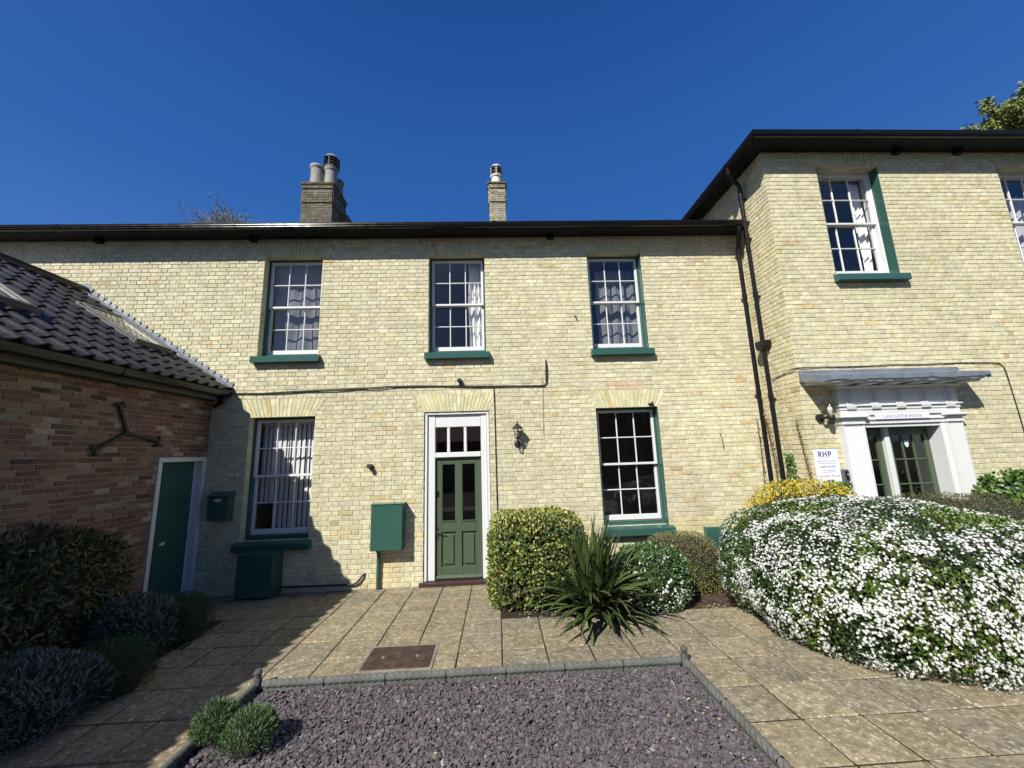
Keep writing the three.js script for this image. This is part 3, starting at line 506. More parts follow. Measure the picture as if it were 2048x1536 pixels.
// white door surround with fluted pilasters, entablature and lead canopy
{
  const W = M.white, B = (...a) => bx(...a.slice(0, 6), [1, 1, 1], V, a[6] ?? .004), g = sub(wing, 'door_surround', [6.2, 0, ZW]);
  const pil = (x0, x1) => {
    const p = sub(wing, 'pilaster', [(x0 + x1) / 2, 0, ZW + .09]), n = 7, fw = (x1 - x0 - .05) / n, pr = [[x0, .0], [x0, .095]];
    for (let i = 0; i < n; i++) { const a = x0 + .025 + i * fw; pr.push([a + .006, .095]); for (let k = 1; k < 6; k++) { const t = k / 6; pr.push([a + .006 + (fw - .012) * t, .095 - .021 * Math.sin(Math.PI * t)]); } pr.push([a + fw - .006, .095]); }
    pr.push([x1, .095], [x1, 0]);
    part(p, 'shaft', new MB().prism(pr, .22, 2.30, [1, 1, 1], (x, d, y) => V(x, y, ZW + d)), W);
    part(p, 'plinth', B(x0 - .02, x1 + .02, -.05, .22, ZW, ZW + .12), W);
    const cap = new MB(); cap.box(x0 - .012, x1 + .012, 2.302, 2.335, ZW, ZW + .115, [1, 1, 1], V, .006).box(x0 - .004, x1 + .004, 2.336, 2.375, ZW, ZW + .105, [1, 1, 1], V, .004).box(x0 - .03, x1 + .03, 2.376, 2.40, ZW, ZW + .135, [1, 1, 1], V, .006).box(x0 - .05, x1 + .05, 2.401, 2.435, ZW, ZW + .16, [1, 1, 1], V, .008); part(p, 'capital', cap, W);
  };
  pil(5.255, 5.605); pil(6.925, 7.185);
  part(g, 'architrave', new MB().box(5.26, 7.18, 2.437, 2.52, ZW, ZW + .10, [1, 1, 1], V, .004).box(5.25, 7.19, 2.521, 2.575, ZW, ZW + .11, [1, 1, 1], V, .004).box(5.61, 6.92, 2.302, 2.436, ZW, ZW + .075, [1, 1, 1], V, .004).box(5.61, 6.92, 2.36, 2.385, ZW + .076, ZW + .095, [1, 1, 1], V, .004), W);
  part(g, 'taenia', B(5.23, 7.21, 2.576, 2.598, ZW, ZW + .135), W); part(g, 'frieze', B(5.26, 7.18, 2.599, 2.845, ZW, ZW + .10), W);
  for (let i = 0; i < 5; i++) {
    const cx = 5.42 + i * .40, t = new MB(); for (let k = -1; k <= 1; k++) t.box(cx + k * .042 - .016, cx + k * .042 + .016, 2.60, 2.84, ZW + .1005, ZW + .115, [1, 1, 1], V, .006); part(g, 'triglyph', t, W);
    part(g, 'guttae', new MB().box(cx - .075, cx + .075, 2.553, 2.575, ZW + .1105, ZW + .135, [1, 1, 1], V, .003).box(cx - .07, cx + .07, 2.533, 2.5525, ZW + .1105, ZW + .128, [1, 1, 1], V, .003), W);
  }
  part(g, 'bed_moulding', new MB().prism([[0, 2.846], [.125, 2.846], [.14, 2.865], [.165, 2.876], [.165, 2.89], [0, 2.89]], 5.21, 7.23, [1, 1, 1], (d, y, x) => V(x, y, ZW + d)), W);
  for (let i = 0; i < 6; i++) { const cx = 5.22 + i * .40; part(g, 'mutule', B(cx - .09, cx + .09, 2.891, 2.925, ZW + .02, ZW + .345), W); }
  part(g, 'cornice', new MB().prism([[0, 2.926], [.375, 2.926], [.375, 2.95], [.385, 2.955], [.392, 2.985], [0, 2.985]], 4.82, 7.37, [1, 1, 1], (d, y, x) => V(x, y, ZW + d)), W);
  // dressed lead covering with an uneven drip edge
  const n = 60, ld = new MB(); for (let i = 0; i < n; i++) {
    const X = (k) => lerp(4.76, 7.42, k / n), dr = (k) => 2.955 + .004 * Math.sin(k * .37) + .012 * (vn(k * .7, 1, 999, 3) - .5) + (k < 4 ? -.012 * (4 - k) : 0) + (k > n - 3 ? .02 : 0), zf = (k) => ZW + .402 + .008 * (vn(k * .5, 5, 999, 8) - .5);
    const a = X(i), b = X(i + 1), ty = (k) => 3.03 + .006 * (vn(k * .6, 9, 999, 2) - .5);
    ld.quad(V(a, dr(i), zf(i)), V(b, dr(i + 1), zf(i + 1)), V(b, ty(i + 1), zf(i + 1) - .004), V(a, ty(i), zf(i) - .004)).quad(V(a, ty(i), zf(i) - .004), V(b, ty(i + 1), zf(i + 1) - .004), V(b, 3.11, ZW + .02), V(a, 3.11, ZW + .02)).quad(V(a, 3.11, ZW + .02), V(b, 3.11, ZW + .02), V(b, 3.175, ZW + .008), V(a, 3.175, ZW + .008)).quad(V(a, dr(i), zf(i) - .006), V(b, dr(i + 1), zf(i + 1) - .006), V(b, ty(i + 1) - .004, zf(i + 1) - .01), V(a, ty(i) - .004, zf(i) - .01));
  }
  for (const x of [4.76, 7.42]) ld.quad(V(x, 2.93, ZW + .396), V(x, 3.03, ZW + .396), V(x, 3.11, ZW + .02), V(x, 2.99, ZW + .01));
  part(g, 'lead_canopy', ld, M.lead);
  part(g, 'canopy_core', new MB().prism([[0, 2.986], [.388, 2.986], [.388, 3.015], [.02, 3.095], [0, 3.095]], 4.80, 7.39, [1, 1, 1], (d, y, x) => V(x, y, ZW + d)), W);
  // recess: panelled reveals, head, post
  for (const [a, b] of [[5.606, 5.632], [6.86, 6.924]]) part(g, 'jamb_lining', B(a, b, .1, 2.30, ZW - .26, ZW + .06), W);
  part(g, 'head_lining', B(5.634, 6.858, 2.25, 2.30, ZW - .26, ZW + .05), W); part(g, 'post', B(6.075, 6.15, .1, 2.248, ZW - .19, ZW - .085), W);
  part(g, 'door_step', B(5.55, 6.98, -.05, .1, ZW - .28, ZW + .35, .012), std([.3, .28, .24], .9, { map: grain }));
  const glazed = (nm, a, b, cols) => {
    const d = sub(wing, nm, [(a + b) / 2, .1, ZW - .16]), z0 = ZW - .19, z1 = ZW - .145, s = .085, y0 = .1, y1 = 2.245, iy0 = .62, iy1 = y1 - .12, rows = 4;
    for (const [p, q] of [[a, a + s], [b - s, b]]) part(d, 'stile', B(p, q, y0, y1, z0, z1), M.sage); part(d, 'rail', B(a + s, b - s, y0, iy0, z0, z1 - .002), M.sage); part(d, 'rail', B(a + s, b - s, iy1, y1, z0, z1 - .002), M.sage);
    const ia = a + s, ib = b - s, bw = .011;
    for (let k = 1; k < cols; k++) { const x = lerp(ia, ib, k / cols); part(d, 'glazing_bar', B(x - bw, x + bw, iy0, iy1, z0 + .006, z1 - .006, .005), M.sage); }
    for (let r = 1; r < rows; r++) for (let k = 0; k < cols; k++) { const y = lerp(iy0, iy1, r / rows); part(d, 'glazing_bar', B(lerp(ia, ib, k / cols) + (k ? bw : 0), lerp(ia, ib, (k + 1) / cols) - (k < cols - 1 ? bw : 0), y - bw, y + bw, z0 + .006, z1 - .006, .005), M.sage); }
    for (let r = 0; r < rows; r++) for (let k = 0; k < cols; k++) { const p = lerp(ia, ib, k / cols), q = lerp(ia, ib, (k + 1) / cols), y = lerp(iy0, iy1, r / rows), e = lerp(iy0, iy1, (r + 1) / rows), z = (z0 + z1) / 2, w = () => rr(-.0012, .0012); part(d, 'pane', new MB().quad(V(p, y, z + w()), V(q, y, z + w()), V(q, e, z + w()), V(p, e, z + w())), M.glass); }
    return d;
  };
  glazed('side_light', 5.634, 6.073, 1); const d = glazed('glazed_door', 6.152, 6.858, 3);
  part(d, 'handle', merge([bx(6.175, 6.20, 1.28, 1.34, ZW - .145, ZW - .135).geo(), rod([6.188, 1.31, ZW - .14], [6.188, 1.31, ZW - .09], .012)]), std([.14, .1, .06], .4, { metalness: .6 }));
  const sk = new THREE.Shape(); sk.moveTo(-.035, .045); sk.quadraticCurveTo(0, .055, .035, .045); sk.lineTo(.035, -.01); sk.quadraticCurveTo(.03, -.045, 0, -.06); sk.quadraticCurveTo(-.03, -.045, -.035, -.01); sk.closePath();
  const o = part(scene, 'shield_sticker', new THREE.ShapeGeometry(sk).translate(6.49, 1.99, ZW - .1635), std([.55, .66, .68], .6)); meta(o, 'pale shield-shaped sticker on the glazed green door', 'sticker');
}

// ================================================================ RED BRICK EXTENSION
const XE = -4.77, TE = (s, y, d) => V(XE + d, y, s);
const ext = thing('red_brick_extension', 'low red brick outbuilding with dark pantile roof at the left', 'building', [-7, 0, 3.5]);
const EZ = 7.4, RS = 34.07 * Math.PI / 180, cR = Math.cos(RS), sR = Math.sin(RS), E0 = V(-4.47, 3.235, 0);
const roofP = (u, h, z) => V(E0.x - u * cR + h * sR, E0.y + u * sR + h * cR, z);   // u up the slope, h off it
{
  const wall = part(ext, 'wall', wallBody(.003, EZ, -.2, 3.12, [[.0, .915, -.3, 2.148]], -.25, -.007, TE), M.redMortar);
  const list = layBricks(.004, EZ, 0, 3.1, [rectCut(0, .915, -1, 2.145)], 'stretcher', .0615);
  emitBricks(wall, list, TE, red, (p) => p.y < gy(p.z) + .9 && p.z > 1.2, 300, 0);
  const gable = new MB(); gable.prism([[-9.6, -.2], [-9.6, 3.1], [-7.2, 4.9], [-4.79, 3.1], [-4.79, -.2]], EZ - .26, EZ - .01, [1, 1, 1], (x, y, z) => V(x, y, z)); part(ext, 'gable_wall', gable, std([.27, .14, .09], .95, { map: grain }));
  part(ext, 'ceiling', bx(-9.6, -4.80, 3.0, 3.08, .01, EZ - .27), M.plaster);
  // roof: battened slope, tiles as pieces
  part(ext, 'roof_deck', new MB().prism([[-.02, -.07], [3.22, -.07], [3.22, -.03], [-.02, -.03]], .006, EZ, [1, 1, 1], (u, h, z) => roofP(u, h, z)), std([.05, .045, .04], .9));
  part(ext, 'far_slope', new MB().quad(V(-7.14, 5.06, .006), V(-7.14, 5.06, EZ), V(-9.8, 3.2, EZ), V(-9.8, 3.2, .006)), std([.06, .06, .07], .8));
  const TWd = .2135, TL = .272, tw = TWd + .028;
  // S-profile tile, thickness shown at the lower lip
  const tile = (v) => {
    const mb = new MB(), n = 11, prof = []; for (let i = 0; i <= n; i++) { const t = i / n; prof.push([t * tw, (t < .62 ? -.022 * Math.sin(Math.PI * t / .62) : .030 * Math.sin(Math.PI * (t - .62) / .42)) + v * .002]); }
    const P = (i, u, th) => V(prof[i][0], prof[i][1] + th, -u), lift = .026, len = TL + .06;
    for (let i = 0; i < n; i++) { mb.quad(P(i, 0, lift), P(i + 1, 0, lift), P(i + 1, len, 0), P(i, len, 0)); mb.quad(P(i, 0, lift - .017), P(i + 1, 0, lift - .017), P(i + 1, 0, lift), P(i, 0, lift)); mb.quad(P(i, len, -.015), P(i + 1, len, -.015), P(i + 1, 0, lift - .017), P(i, 0, lift - .017)); }
    mb.quad(P(n, 0, lift - .017), P(n, len, -.015), P(n, len, 0), P(n, 0, lift)); mb.quad(P(0, 0, lift - .017), P(0, len, -.015), P(0, len, 0), P(0, 0, lift));
    return mb.geo();
  };
  const tg = [tile(0), tile(1), tile(2)], tt = tex(512, (u, v) => { const a = fbm(u * 9, v * 9, 9, 5, 47), l = fbm(u * 40, v * 40, 40, 3, 49); const k = .5 + .5 * (a - .5), li = l > .64 ? .22 : 0; return [k + li, k + li, k * 1.02 + li * .9]; }, { size: .7 });
  const tm = [[.058, .057, .062], [.08, .075, .077], [.042, .042, .048], [.092, .085, .078], [.054, .057, .068]].map((c) => std(c, .5, { map: tt, bumpMap: bumpG, bumpScale: .004 }));
  const roof = sub(ext, 'tiled_slope', [E0.x, E0.y, EZ / 2]), basis = new THREE.Matrix4().makeBasis(V(0, 0, -1), V(sR, cR, 0), V(cR, -sR, 0)), q = new THREE.Quaternion().setFromRotationMatrix(basis), rest = [];
  const sky = [[.98, 2.02, .38, .98], [.98, 2.02, 2.2, 2.8]];           // roof-light openings: u0, u1, z0, z1
  for (let r = 0; r < 12; r++) for (let k = 0; k * TWd < EZ - .05; k++) {
    const u = r * TL - .015, z = .16 + k * TWd + TWd; if (z > EZ + .1) continue;
    const uc = u + TL / 2, zc = z - TWd / 2; if (sky.some((s) => uc > s[0] - .02 && uc < s[1] + .03 && zc > s[2] && zc < s[3] + .02)) continue;
    const o = new THREE.Mesh(pick(tg), pick(tm)), p = roofP(u, rr(-.003, .003), z + rr(-.004, .004));
    if (z < 4.9) { o.name = 'pantile'; o.castShadow = o.receiveShadow = true; o.quaternion.copy(q); o.position.copy(p).sub(V(E0.x, E0.y, EZ / 2)); roof.add(o); }
    else { const g = o.geometry.clone().applyQuaternion(q).translate(p.x, p.y, p.z); rest.push(g); }
  }
  part(roof, 'far_pantiles', merge(rest), tm[0], 'stuff');
  const soak = new MB().prism([[-.02, .0], [3.2, .0], [3.2, .004], [-.02, .004]], .006, .2, [1, 1, 1], (u, h, z) => roofP(u, h - .02, z)); part(roof, 'valley_lead', soak, M.lead);
  // ridge
  for (let k = 0; k < 16; k++) { const z0 = .02 + k * .46, g = new THREE.CylinderGeometry(.12, .125, .455, 14, 1, true, 0, Math.PI).rotateZ(Math.PI / 2).rotateX(-Math.PI / 2).rotateX(0); const c = new THREE.CylinderGeometry(.125, .13, .455, 16).rotateX(Math.PI / 2).scale(1, .75, 1).translate(-7.17, 5.06, z0 + .23); part(roof, 'ridge_tile', c, tm[k % 4]); }
  // stepped lead flashing against the yellow wall
  const up = [[-4.42, 3.22]]; for (let y = 3.30; y < 5.08; y += CH) { const xa = -4.176 - (y + CH - 3.2) / .676; up.push([xa - .03 + rr(-.008, .008), y], [xa + rr(-.008, .008), y + CH - .006]); }
  const pts = [...up, [-7.10, 5.21], [-7.36, 5.17], [-7.3, 5.02], ...[...Array(26)].map((_, i) => { const t = 1 - i / 25, u = 3.1 * t; return [E0.x - u * cR - .03, E0.y + u * sR + .005]; })];
  part(roof, 'stepped_flashing', new MB().prism(pts, .006, .0105, [1, 1, 1], (a, b, z) => V(a, b, z + .004 + .004 * vn(a * 9, b * 9, 999, 3))), M.lead);
  const fl = new MB(); for (let i = 0; i < 40; i++) { const u0 = i * 3.15 / 40, u1 = (i + 1) * 3.15 / 40, w = (k) => .17 + .02 * (vn(k * .8, 3, 99, 1) - .5), hh = (k) => .045 + .012 * (vn(k * .9, 6, 99, 4) - .5); fl.quad(roofP(u0, .055, .012), roofP(u1, .055, .012), roofP(u1, hh(i + 1), w(i + 1)), roofP(u0, hh(i), w(i))).quad(roofP(u0, hh(i), w(i)), roofP(u1, hh(i + 1), w(i + 1)), roofP(u1, hh(i + 1) - .03, w(i + 1) + .004), roofP(u0, hh(i) - .03, w(i) + .004)); }
  part(roof, 'flashing_apron', fl, M.lead);
  // roof lights
  for (const [u0, u1, z0, z1] of sky) {
    const s = sub(ext, 'roof_light', roofP((u0 + u1) / 2, 0, (z0 + z1) / 2).toArray()), T = (a, h, z) => roofP(a, h, z), B = (...a) => new MB().box(...a, [1, 1, 1], T, .004), gr = std([.16, .155, .15], .5, { map: fine });
    part(s, 'curb', new MB().box(u0 - .03, u0 + .02, -.05, .07, z0 - .03, z1 + .03, [1, 1, 1], T, .004).box(u1 - .02, u1 + .05, -.05, .085, z0 - .03, z1 + .03, [1, 1, 1], T, .004).box(u0 + .02, u1 - .02, -.05, .07, z0 - .03, z0 + .015, [1, 1, 1], T, .004).box(u0 + .02, u1 - .02, -.05, .07, z1 - .015, z1 + .03, [1, 1, 1], T, .004), gr);
    const ST2 = (a, h, z) => roofP(a, h + .072, z), S = (...a) => new MB().box(...a, [1, 1, 1], ST2, .004);
    part(s, 'sash', merge([S(u0, u0 + .06, 0, .03, z0, z1).geo(), S(u1 - .06, u1, 0, .03, z0, z1).geo(), S(u0 + .06, u1 - .06, 0, .03, z0, z0 + .05).geo(), S(u0 + .06, u1 - .06, 0, .03, z1 - .05, z1).geo()]), gr);
    part(s, 'inner_frame', merge([S(u0 + .06, u1 - .06, -.03, -.002, z0 + .03, z0 + .055).geo(), S(u0 + .06, u1 - .06, -.03, -.002, z1 - .055, z1 - .03).geo()]), M.white);
    part(s, 'pane', new MB().quad(ST2(u0 + .05, .018, z0 + .04), ST2(u0 + .05, .018, z1 - .04), ST2(u1 - .05, .018, z1 - .04), ST2(u1 - .05, .018, z0 + .04)), M.glass);
    part(s, 'blind', B(u0 + .02, u1 - .02, -.045, -.04, z0 + .02, z1 - .02), M.cream);
  }
  // eaves
  part(ext, 'fascia', bx(-4.60, -4.575, 3.045, 3.22, .006, EZ, [1, 1, 1], V, .003), M.fascia); part(ext, 'soffit', bx(-4.765, -4.601, 3.05, 3.065, .006, EZ), M.fascia);
  part(ext, 'gutter', new MB().prism([[-4.573, 3.20], [-4.573, 3.14], [-4.55, 3.115], [-4.50, 3.105], [-4.465, 3.125], [-4.452, 3.16], [-4.455, 3.205], [-4.468, 3.205], [-4.47, 3.19], [-4.56, 3.19]], .02, EZ, [1, 1, 1], V), M.black);
  for (const z of [1.9, 3.6]) part(ext, 'gutter_union', bx(-4.572, -4.446, 3.10, 3.208, z - .03, z + .03, [1, 1, 1], V, .015), M.black);
  part(ext, 'gutter_outlet', tube([[-4.5, 3.12, .12], [-4.52, 3.05, .12], [-4.62, 2.98, .10], [-4.68, 2.96, .07]], .034, 12), M.black);
  // side door
  const d = sub(ext, 'side_door', [XE, .06, .45]), B = (...a) => bx(...a, [1, 1, 1], V, .004);
  for (const [a, b] of [[.008, .075], [.84, .905]]) part(d, 'door_frame', B(XE - .14, XE + .012, .045, 2.07, a, b), M.white); part(d, 'door_frame', B(XE - .14, XE + .012, 2.072, 2.138, .008, .905), M.white);
  part(d, 'door_frame', B(XE - .18, XE - .10, .045, 2.07, .076, .105), M.white);
  for (let i = 0; i < 5; i++) { const a = .108 + i * .1455; part(d, 'plank', B(XE - .13, XE - .095, .06, 2.068, a + .002, a + .1435), M.green); }
  part(d, 'weather_rail', B(XE - .094, XE - .08, .86, .98, .12, .82), M.green);
  part(d, 'step', B(XE - .2, XE + .03, -.05, .04, .0, .915), std([.2, .18, .15], .9, { map: grain }));
}
function canvasTex(w, h, draw) { const c = document.createElement('canvas'); c.width = w; c.height = h; const x = c.getContext('2d'); draw(x, w, h); const t = new THREE.CanvasTexture(c); t.colorSpace = THREE.SRGBColorSpace; return t; }
function plate(name, T, s0, s1, y0, y1, d, draw, pw, ph, label, category, th = .006) {
  const t = canvasTex(pw, ph, draw), g = new THREE.BufferGeometry(), p = [T(s0, y0, d), T(s1, y0, d), T(s1, y1, d), T(s0, y1, d)], o = thing(name, label, category, T((s0 + s1) / 2, y0, d).toArray());
  g.setAttribute('position', new THREE.BufferAttribute(new Float32Array([0, 1, 2, 0, 2, 3].flatMap((i) => p[i].toArray())), 3)); g.setAttribute('uv', new THREE.BufferAttribute(new Float32Array([0, 0, 1, 0, 1, 1, 0, 0, 1, 1, 0, 1]), 2)); g.computeVertexNormals();
  part(o, 'printed_face', g, new THREE.MeshStandardMaterial({ map: t, roughness: .35 })); part(o, 'board', new MB().box(s0, s1, y0, y1, d - th, d - .0008, [1, 1, 1], T, .0006), M.white); return o;
}
const numTag = (x, w, h) => { x.fillStyle = '#dcdcd6'; x.fillRect(0, 0, w, h); x.fillStyle = '#15181a'; x.fillRect(0, 0, w * .34, h); x.fillStyle = '#dcdcd6'; x.font = 'bold ' + h * .9 + 'px sans-serif'; x.textAlign = 'center'; x.textBaseline = 'middle'; x.fillText('8', w * .17, h * .53); x.fillStyle = '#15181a'; x.fillText('7', w * .5, h * .53); x.fillText('D', w * .83, h * .53); };
plate('number_plate', (s, y, d) => V(XE - .079 + d, y, -s), -.64, -.54, .895, .94, .002, numTag, 192, 80, 'small 87D number plate on the dark side door', 'sign', .002);

// iron wall tie of three hooked arms
{
  const c = V(XE + .03, 2.458, 1.456), o = thing('wall_tie', 'black iron wall tie with three hooked arms on the red brick wall', 'wall tie', c.toArray()), m = std([.010, .012, .010], .6);
  for (const [y, z] of [[2.79, 1.598], [2.24, 1.808], [2.369, 1.004]]) {
    const e = V(XE + .025, y, z), dir = e.clone().sub(c), L = dir.length(); dir.normalize(); const sd = V(0, -dir.z, dir.y), hk = [];
    const arm = new MB(); arm.box(0, L, -.021, .021, -.013, .013, [1, 1, 1], (a, b, h) => c.clone().addScaledVector(dir, a).addScaledVector(sd, b).add(V(h, 0, 0)), .004);
    const g = [arm.geo()]; for (const s of [-1, 1]) { const P = (a, b) => e.clone().addScaledVector(dir, a).addScaledVector(sd, b * s); g.push(tube([P(-.03, 0), P(.01, .008), P(.035, .03), P(.03, .058), P(.005, .062)], .013, 14, 6)); }
    part(o, 'arm', merge(g), m);
  }
  part(o, 'centre_boss', lathe([[0, .02], [.02, .018], [.03, .008], [.032, 0]], 0, 0, 0, 14).rotateZ(-Math.PI / 2).translate(c.x, c.y, c.z), m);
}

// ================================================================ PIPES AND CABLES
function bracket(o, x, y, z, wx, wz, r) { const g = [new THREE.CylinderGeometry(r * 1.16, r * 1.16, .045, 16).translate(x, y, z)]; const lx = wx - x, lz = wz - z; g.push(bx(Math.min(x, wx) - .012, Math.max(x, wx) + .012, y - .018, y + .018, Math.min(z, wz) - .012, Math.max(z, wz) + .012).geo()); part(o, 'bracket', merge(g), M.black); }
{
  const x = 4.615, z = .095, r = .036, o = thing('drainpipe', 'black drainpipe fixed to the front wall, left of two at the inner corner', 'drainpipe', [x, 0, z], 'drainpipes at the corner');
  part(o, 'swan_neck', tube([[x - .10, 6.0, .33], [x - .09, 5.93, .32], [x - .04, 5.80, .2], [x, 5.68, .11], [x, 5.6, z]], r, 24, 14), M.black);
  part(o, 'pipe', rod([x, -.05, z], [x, 5.66, z], r, 18), M.black); for (const y of [5.6, 4.75, 2.95, 1.2]) { part(o, 'collar', new THREE.CylinderGeometry(r * 1.2, r * 1.2, .06, 18).translate(x, y, z), M.black); bracket(o, x, y - .05, z, x, .0, r); }
  const x2 = 4.675, z2 = .30, o2 = thing('drainpipe', 'black drainpipe with square hopper on the wing wall, right of two', 'drainpipe', [x2, 0, z2], 'drainpipes at the corner');
  part(o2, 'swan_neck', tube([[4.40, 7.1, .44], [4.41, 6.99, .43], [4.47, 6.9, .40], [4.60, 6.88, .34], [4.665, 6.83, .31], [x2, 6.72, z2]], r, 28, 14), M.black);
  part(o2, 'pipe', rod([x2, -.05, z2], [x2, 6.78, z2], r, 18), M.black); for (const y of [6.62, 5.82, 4.70, 2.85, 1.15]) { part(o2, 'collar', new THREE.CylinderGeometry(r * 1.2, r * 1.2, .06, 18).translate(x2, y, z2), M.black); bracket(o2, x2, y - .05, z2, 4.755, z2, r); }
  part(o2, 'hopper', new MB().prism([[-.10, 3.82], [.10, 3.82], [.10, 3.72], [.045, 3.65], [-.045, 3.65], [-.10, 3.72]], 4.60, 4.752, [1, 1, 1], (dz, y, xx) => V(xx, y, z2 + dz)), M.black);
}
const cableM = std([.02, .018, .017], .6);
function cable(name, label, runs, r = .007) { const o = thing(name, label, 'cable', [runs[0][0][0], runs[0][0][1], runs[0][0][2]]); for (const p of runs) part(o, 'cable', tube(p, r, p.length * 6, 6), cableM); return o; }
cable('cable', 'black cable bundle running across the house front above the door arch', [
  [[-4.46, 3.185, .014], [-4.0, 3.175, .014], [-3.4, 3.195, .014], [-3.0, 3.205, .014], [-2.4, 3.215, .014], [-1.9, 3.235, .014], [-1.4, 3.238, .014], [-.7, 3.215, .014], [0, 3.20, .014], [.5, 3.19, .014], [.86, 3.19, .014], [.90, 3.24, .014], [.915, 3.4, .014], [.91, 3.56, .014], [.90, 3.65, .014], [.90, 3.66, -.02]],
  [[-4.46, 3.18, .02], [-3.7, 3.165, .02], [-3.2, 3.19, .02], [-2.8, 3.185, .02], [-2.3, 3.205, .02], [-2.0, 3.195, .02], [-1.7, 3.225, .02], [-1.0, 3.222, .02], [-.3, 3.19, .02], [.3, 3.193, .02], [.83, 3.178, .02], [.875, 3.21, .02], [.885, 3.45, .02], [.895, 3.645, .01]]], .008);
cable('cable', 'thin black cable dropping beside the front door to the hedge', [[[-.15, 3.2, .014], [-.06, 3.195, .014], [-.035, 3.15, .014], [-.03, 2.9, .014], [-.028, 2.0, .014], [-.025, 1.2, .014], [-.02, .6, .014]]], .008);
cable('cable', 'thin black cable over the white doorway canopy on the wing', [[[4.74, 3.14, .3], [4.742, 3.18, .6], [4.745, 3.215, .85], [5.2, 3.225, .852], [5.65, 3.215, .852], [6.3, 3.235, .852], [6.8, 3.228, .852], [7.5, 3.24, .852], [8.1, 3.225, .852], [8.2, 3.16, .852], [8.22, 3.0, .852], [8.25, 2.4, .852], [8.27, 1.6, .852], [8.27, .4, .852]]], .007);
cable('old_wire', 'thin slack rusty wire hanging on the wall beside the lantern', [[[.825, 3.33, .012], [.815, 3.0, .016], [.805, 2.6, .014], [.797, 2.344, .012]]], .0028);
cable('low_pipe', 'thin black pipe along the wall foot under the blinded window', [[[-3.6, .11, .05], [-3.2, .10, .04], [-2.8, .095, .035], [-2.42, .092, .035], [-2.30, .095, .035], [-2.24, .13, .035], [-2.17, .215, .03], [-2.13, .235, -.02]]], .015);

// ================================================================ FIXTURES ON THE WALLS
function cabinet(name, label, x0, x1, y0, y1, d, m, top = 0, split) {
  const o = thing(name, label, 'box', [(x0 + x1) / 2, y0, d / 2]);
  part(o, 'case', new MB().prism([[.002, y0], [d - .02, y0], [d - .02, y1 - top * .8], [.002, y1]], x0, x1, [1, 1, 1], (z, y, x) => V(x, y, z)), m);
  const ds = split ? [[y0 + .008, split - .004], [split + .004, y1 - top - .008]] : [[y0 + .004, y1 - top - .004]];
  for (const [a, b] of ds) part(o, 'door', bx(x0 + .003, x1 - .003, a, b, d - .019, d, [1, 1, 1], V, .005), m); return o;
}
{
  const o = cabinet('meter_cabinet', 'square green metal meter cabinet on the sunlit wall left of the door', -2.02, -1.522, .605, 1.295, .205, M.green, .0);
  part(o, 'lock', new THREE.CylinderGeometry(.009, .009, .008, 12).rotateX(Math.PI / 2).translate(-1.985, .93, .208), M.steel);
  part(o, 'conduit', rod([-1.93, -.03, .04], [-1.93, .61, .04], .027, 14), M.green); part(o, 'rim', bx(-2.03, -1.512, 1.296, 1.312, .002, .212, [1, 1, 1], V, .003), M.green);
  const q = cabinet('meter_box', 'dark green meter box on the shaded wall under the blinded window', -3.97, -3.43, .03, .69, .29, M.green, .06, .2);
  const s = cabinet('meter_box', 'green meter box half hidden behind the white flowering shrub', 3.40, 4.0, .02, .73, .11, M.green, .0, .52);
  // letter box
  const l = thing('letter_box', 'dark green wall letter box labelled 87D beside the side door', 'letter box', [-4.42, 1.15, .07]);
  part(l, 'case', new MB().prism([[.002, 1.13], [.14, 1.15], [.15, 1.50], [.002, 1.56]], -4.585, -4.265, [1, 1, 1], (z, y, x) => V(x, y, z)), M.green); part(l, 'lid', new MB().prism([[.002, 1.562], [.17, 1.51], [.175, 1.522], [.002, 1.575]], -4.60, -4.25, [1, 1, 1], (z, y, x) => V(x, y, z)), M.green);
  plate('number_plate', V, -4.50, -4.38, 1.43, 1.478, .152, numTag, 192, 80, 'small 87D number plate on the green letter box', 'sign', .002);
}
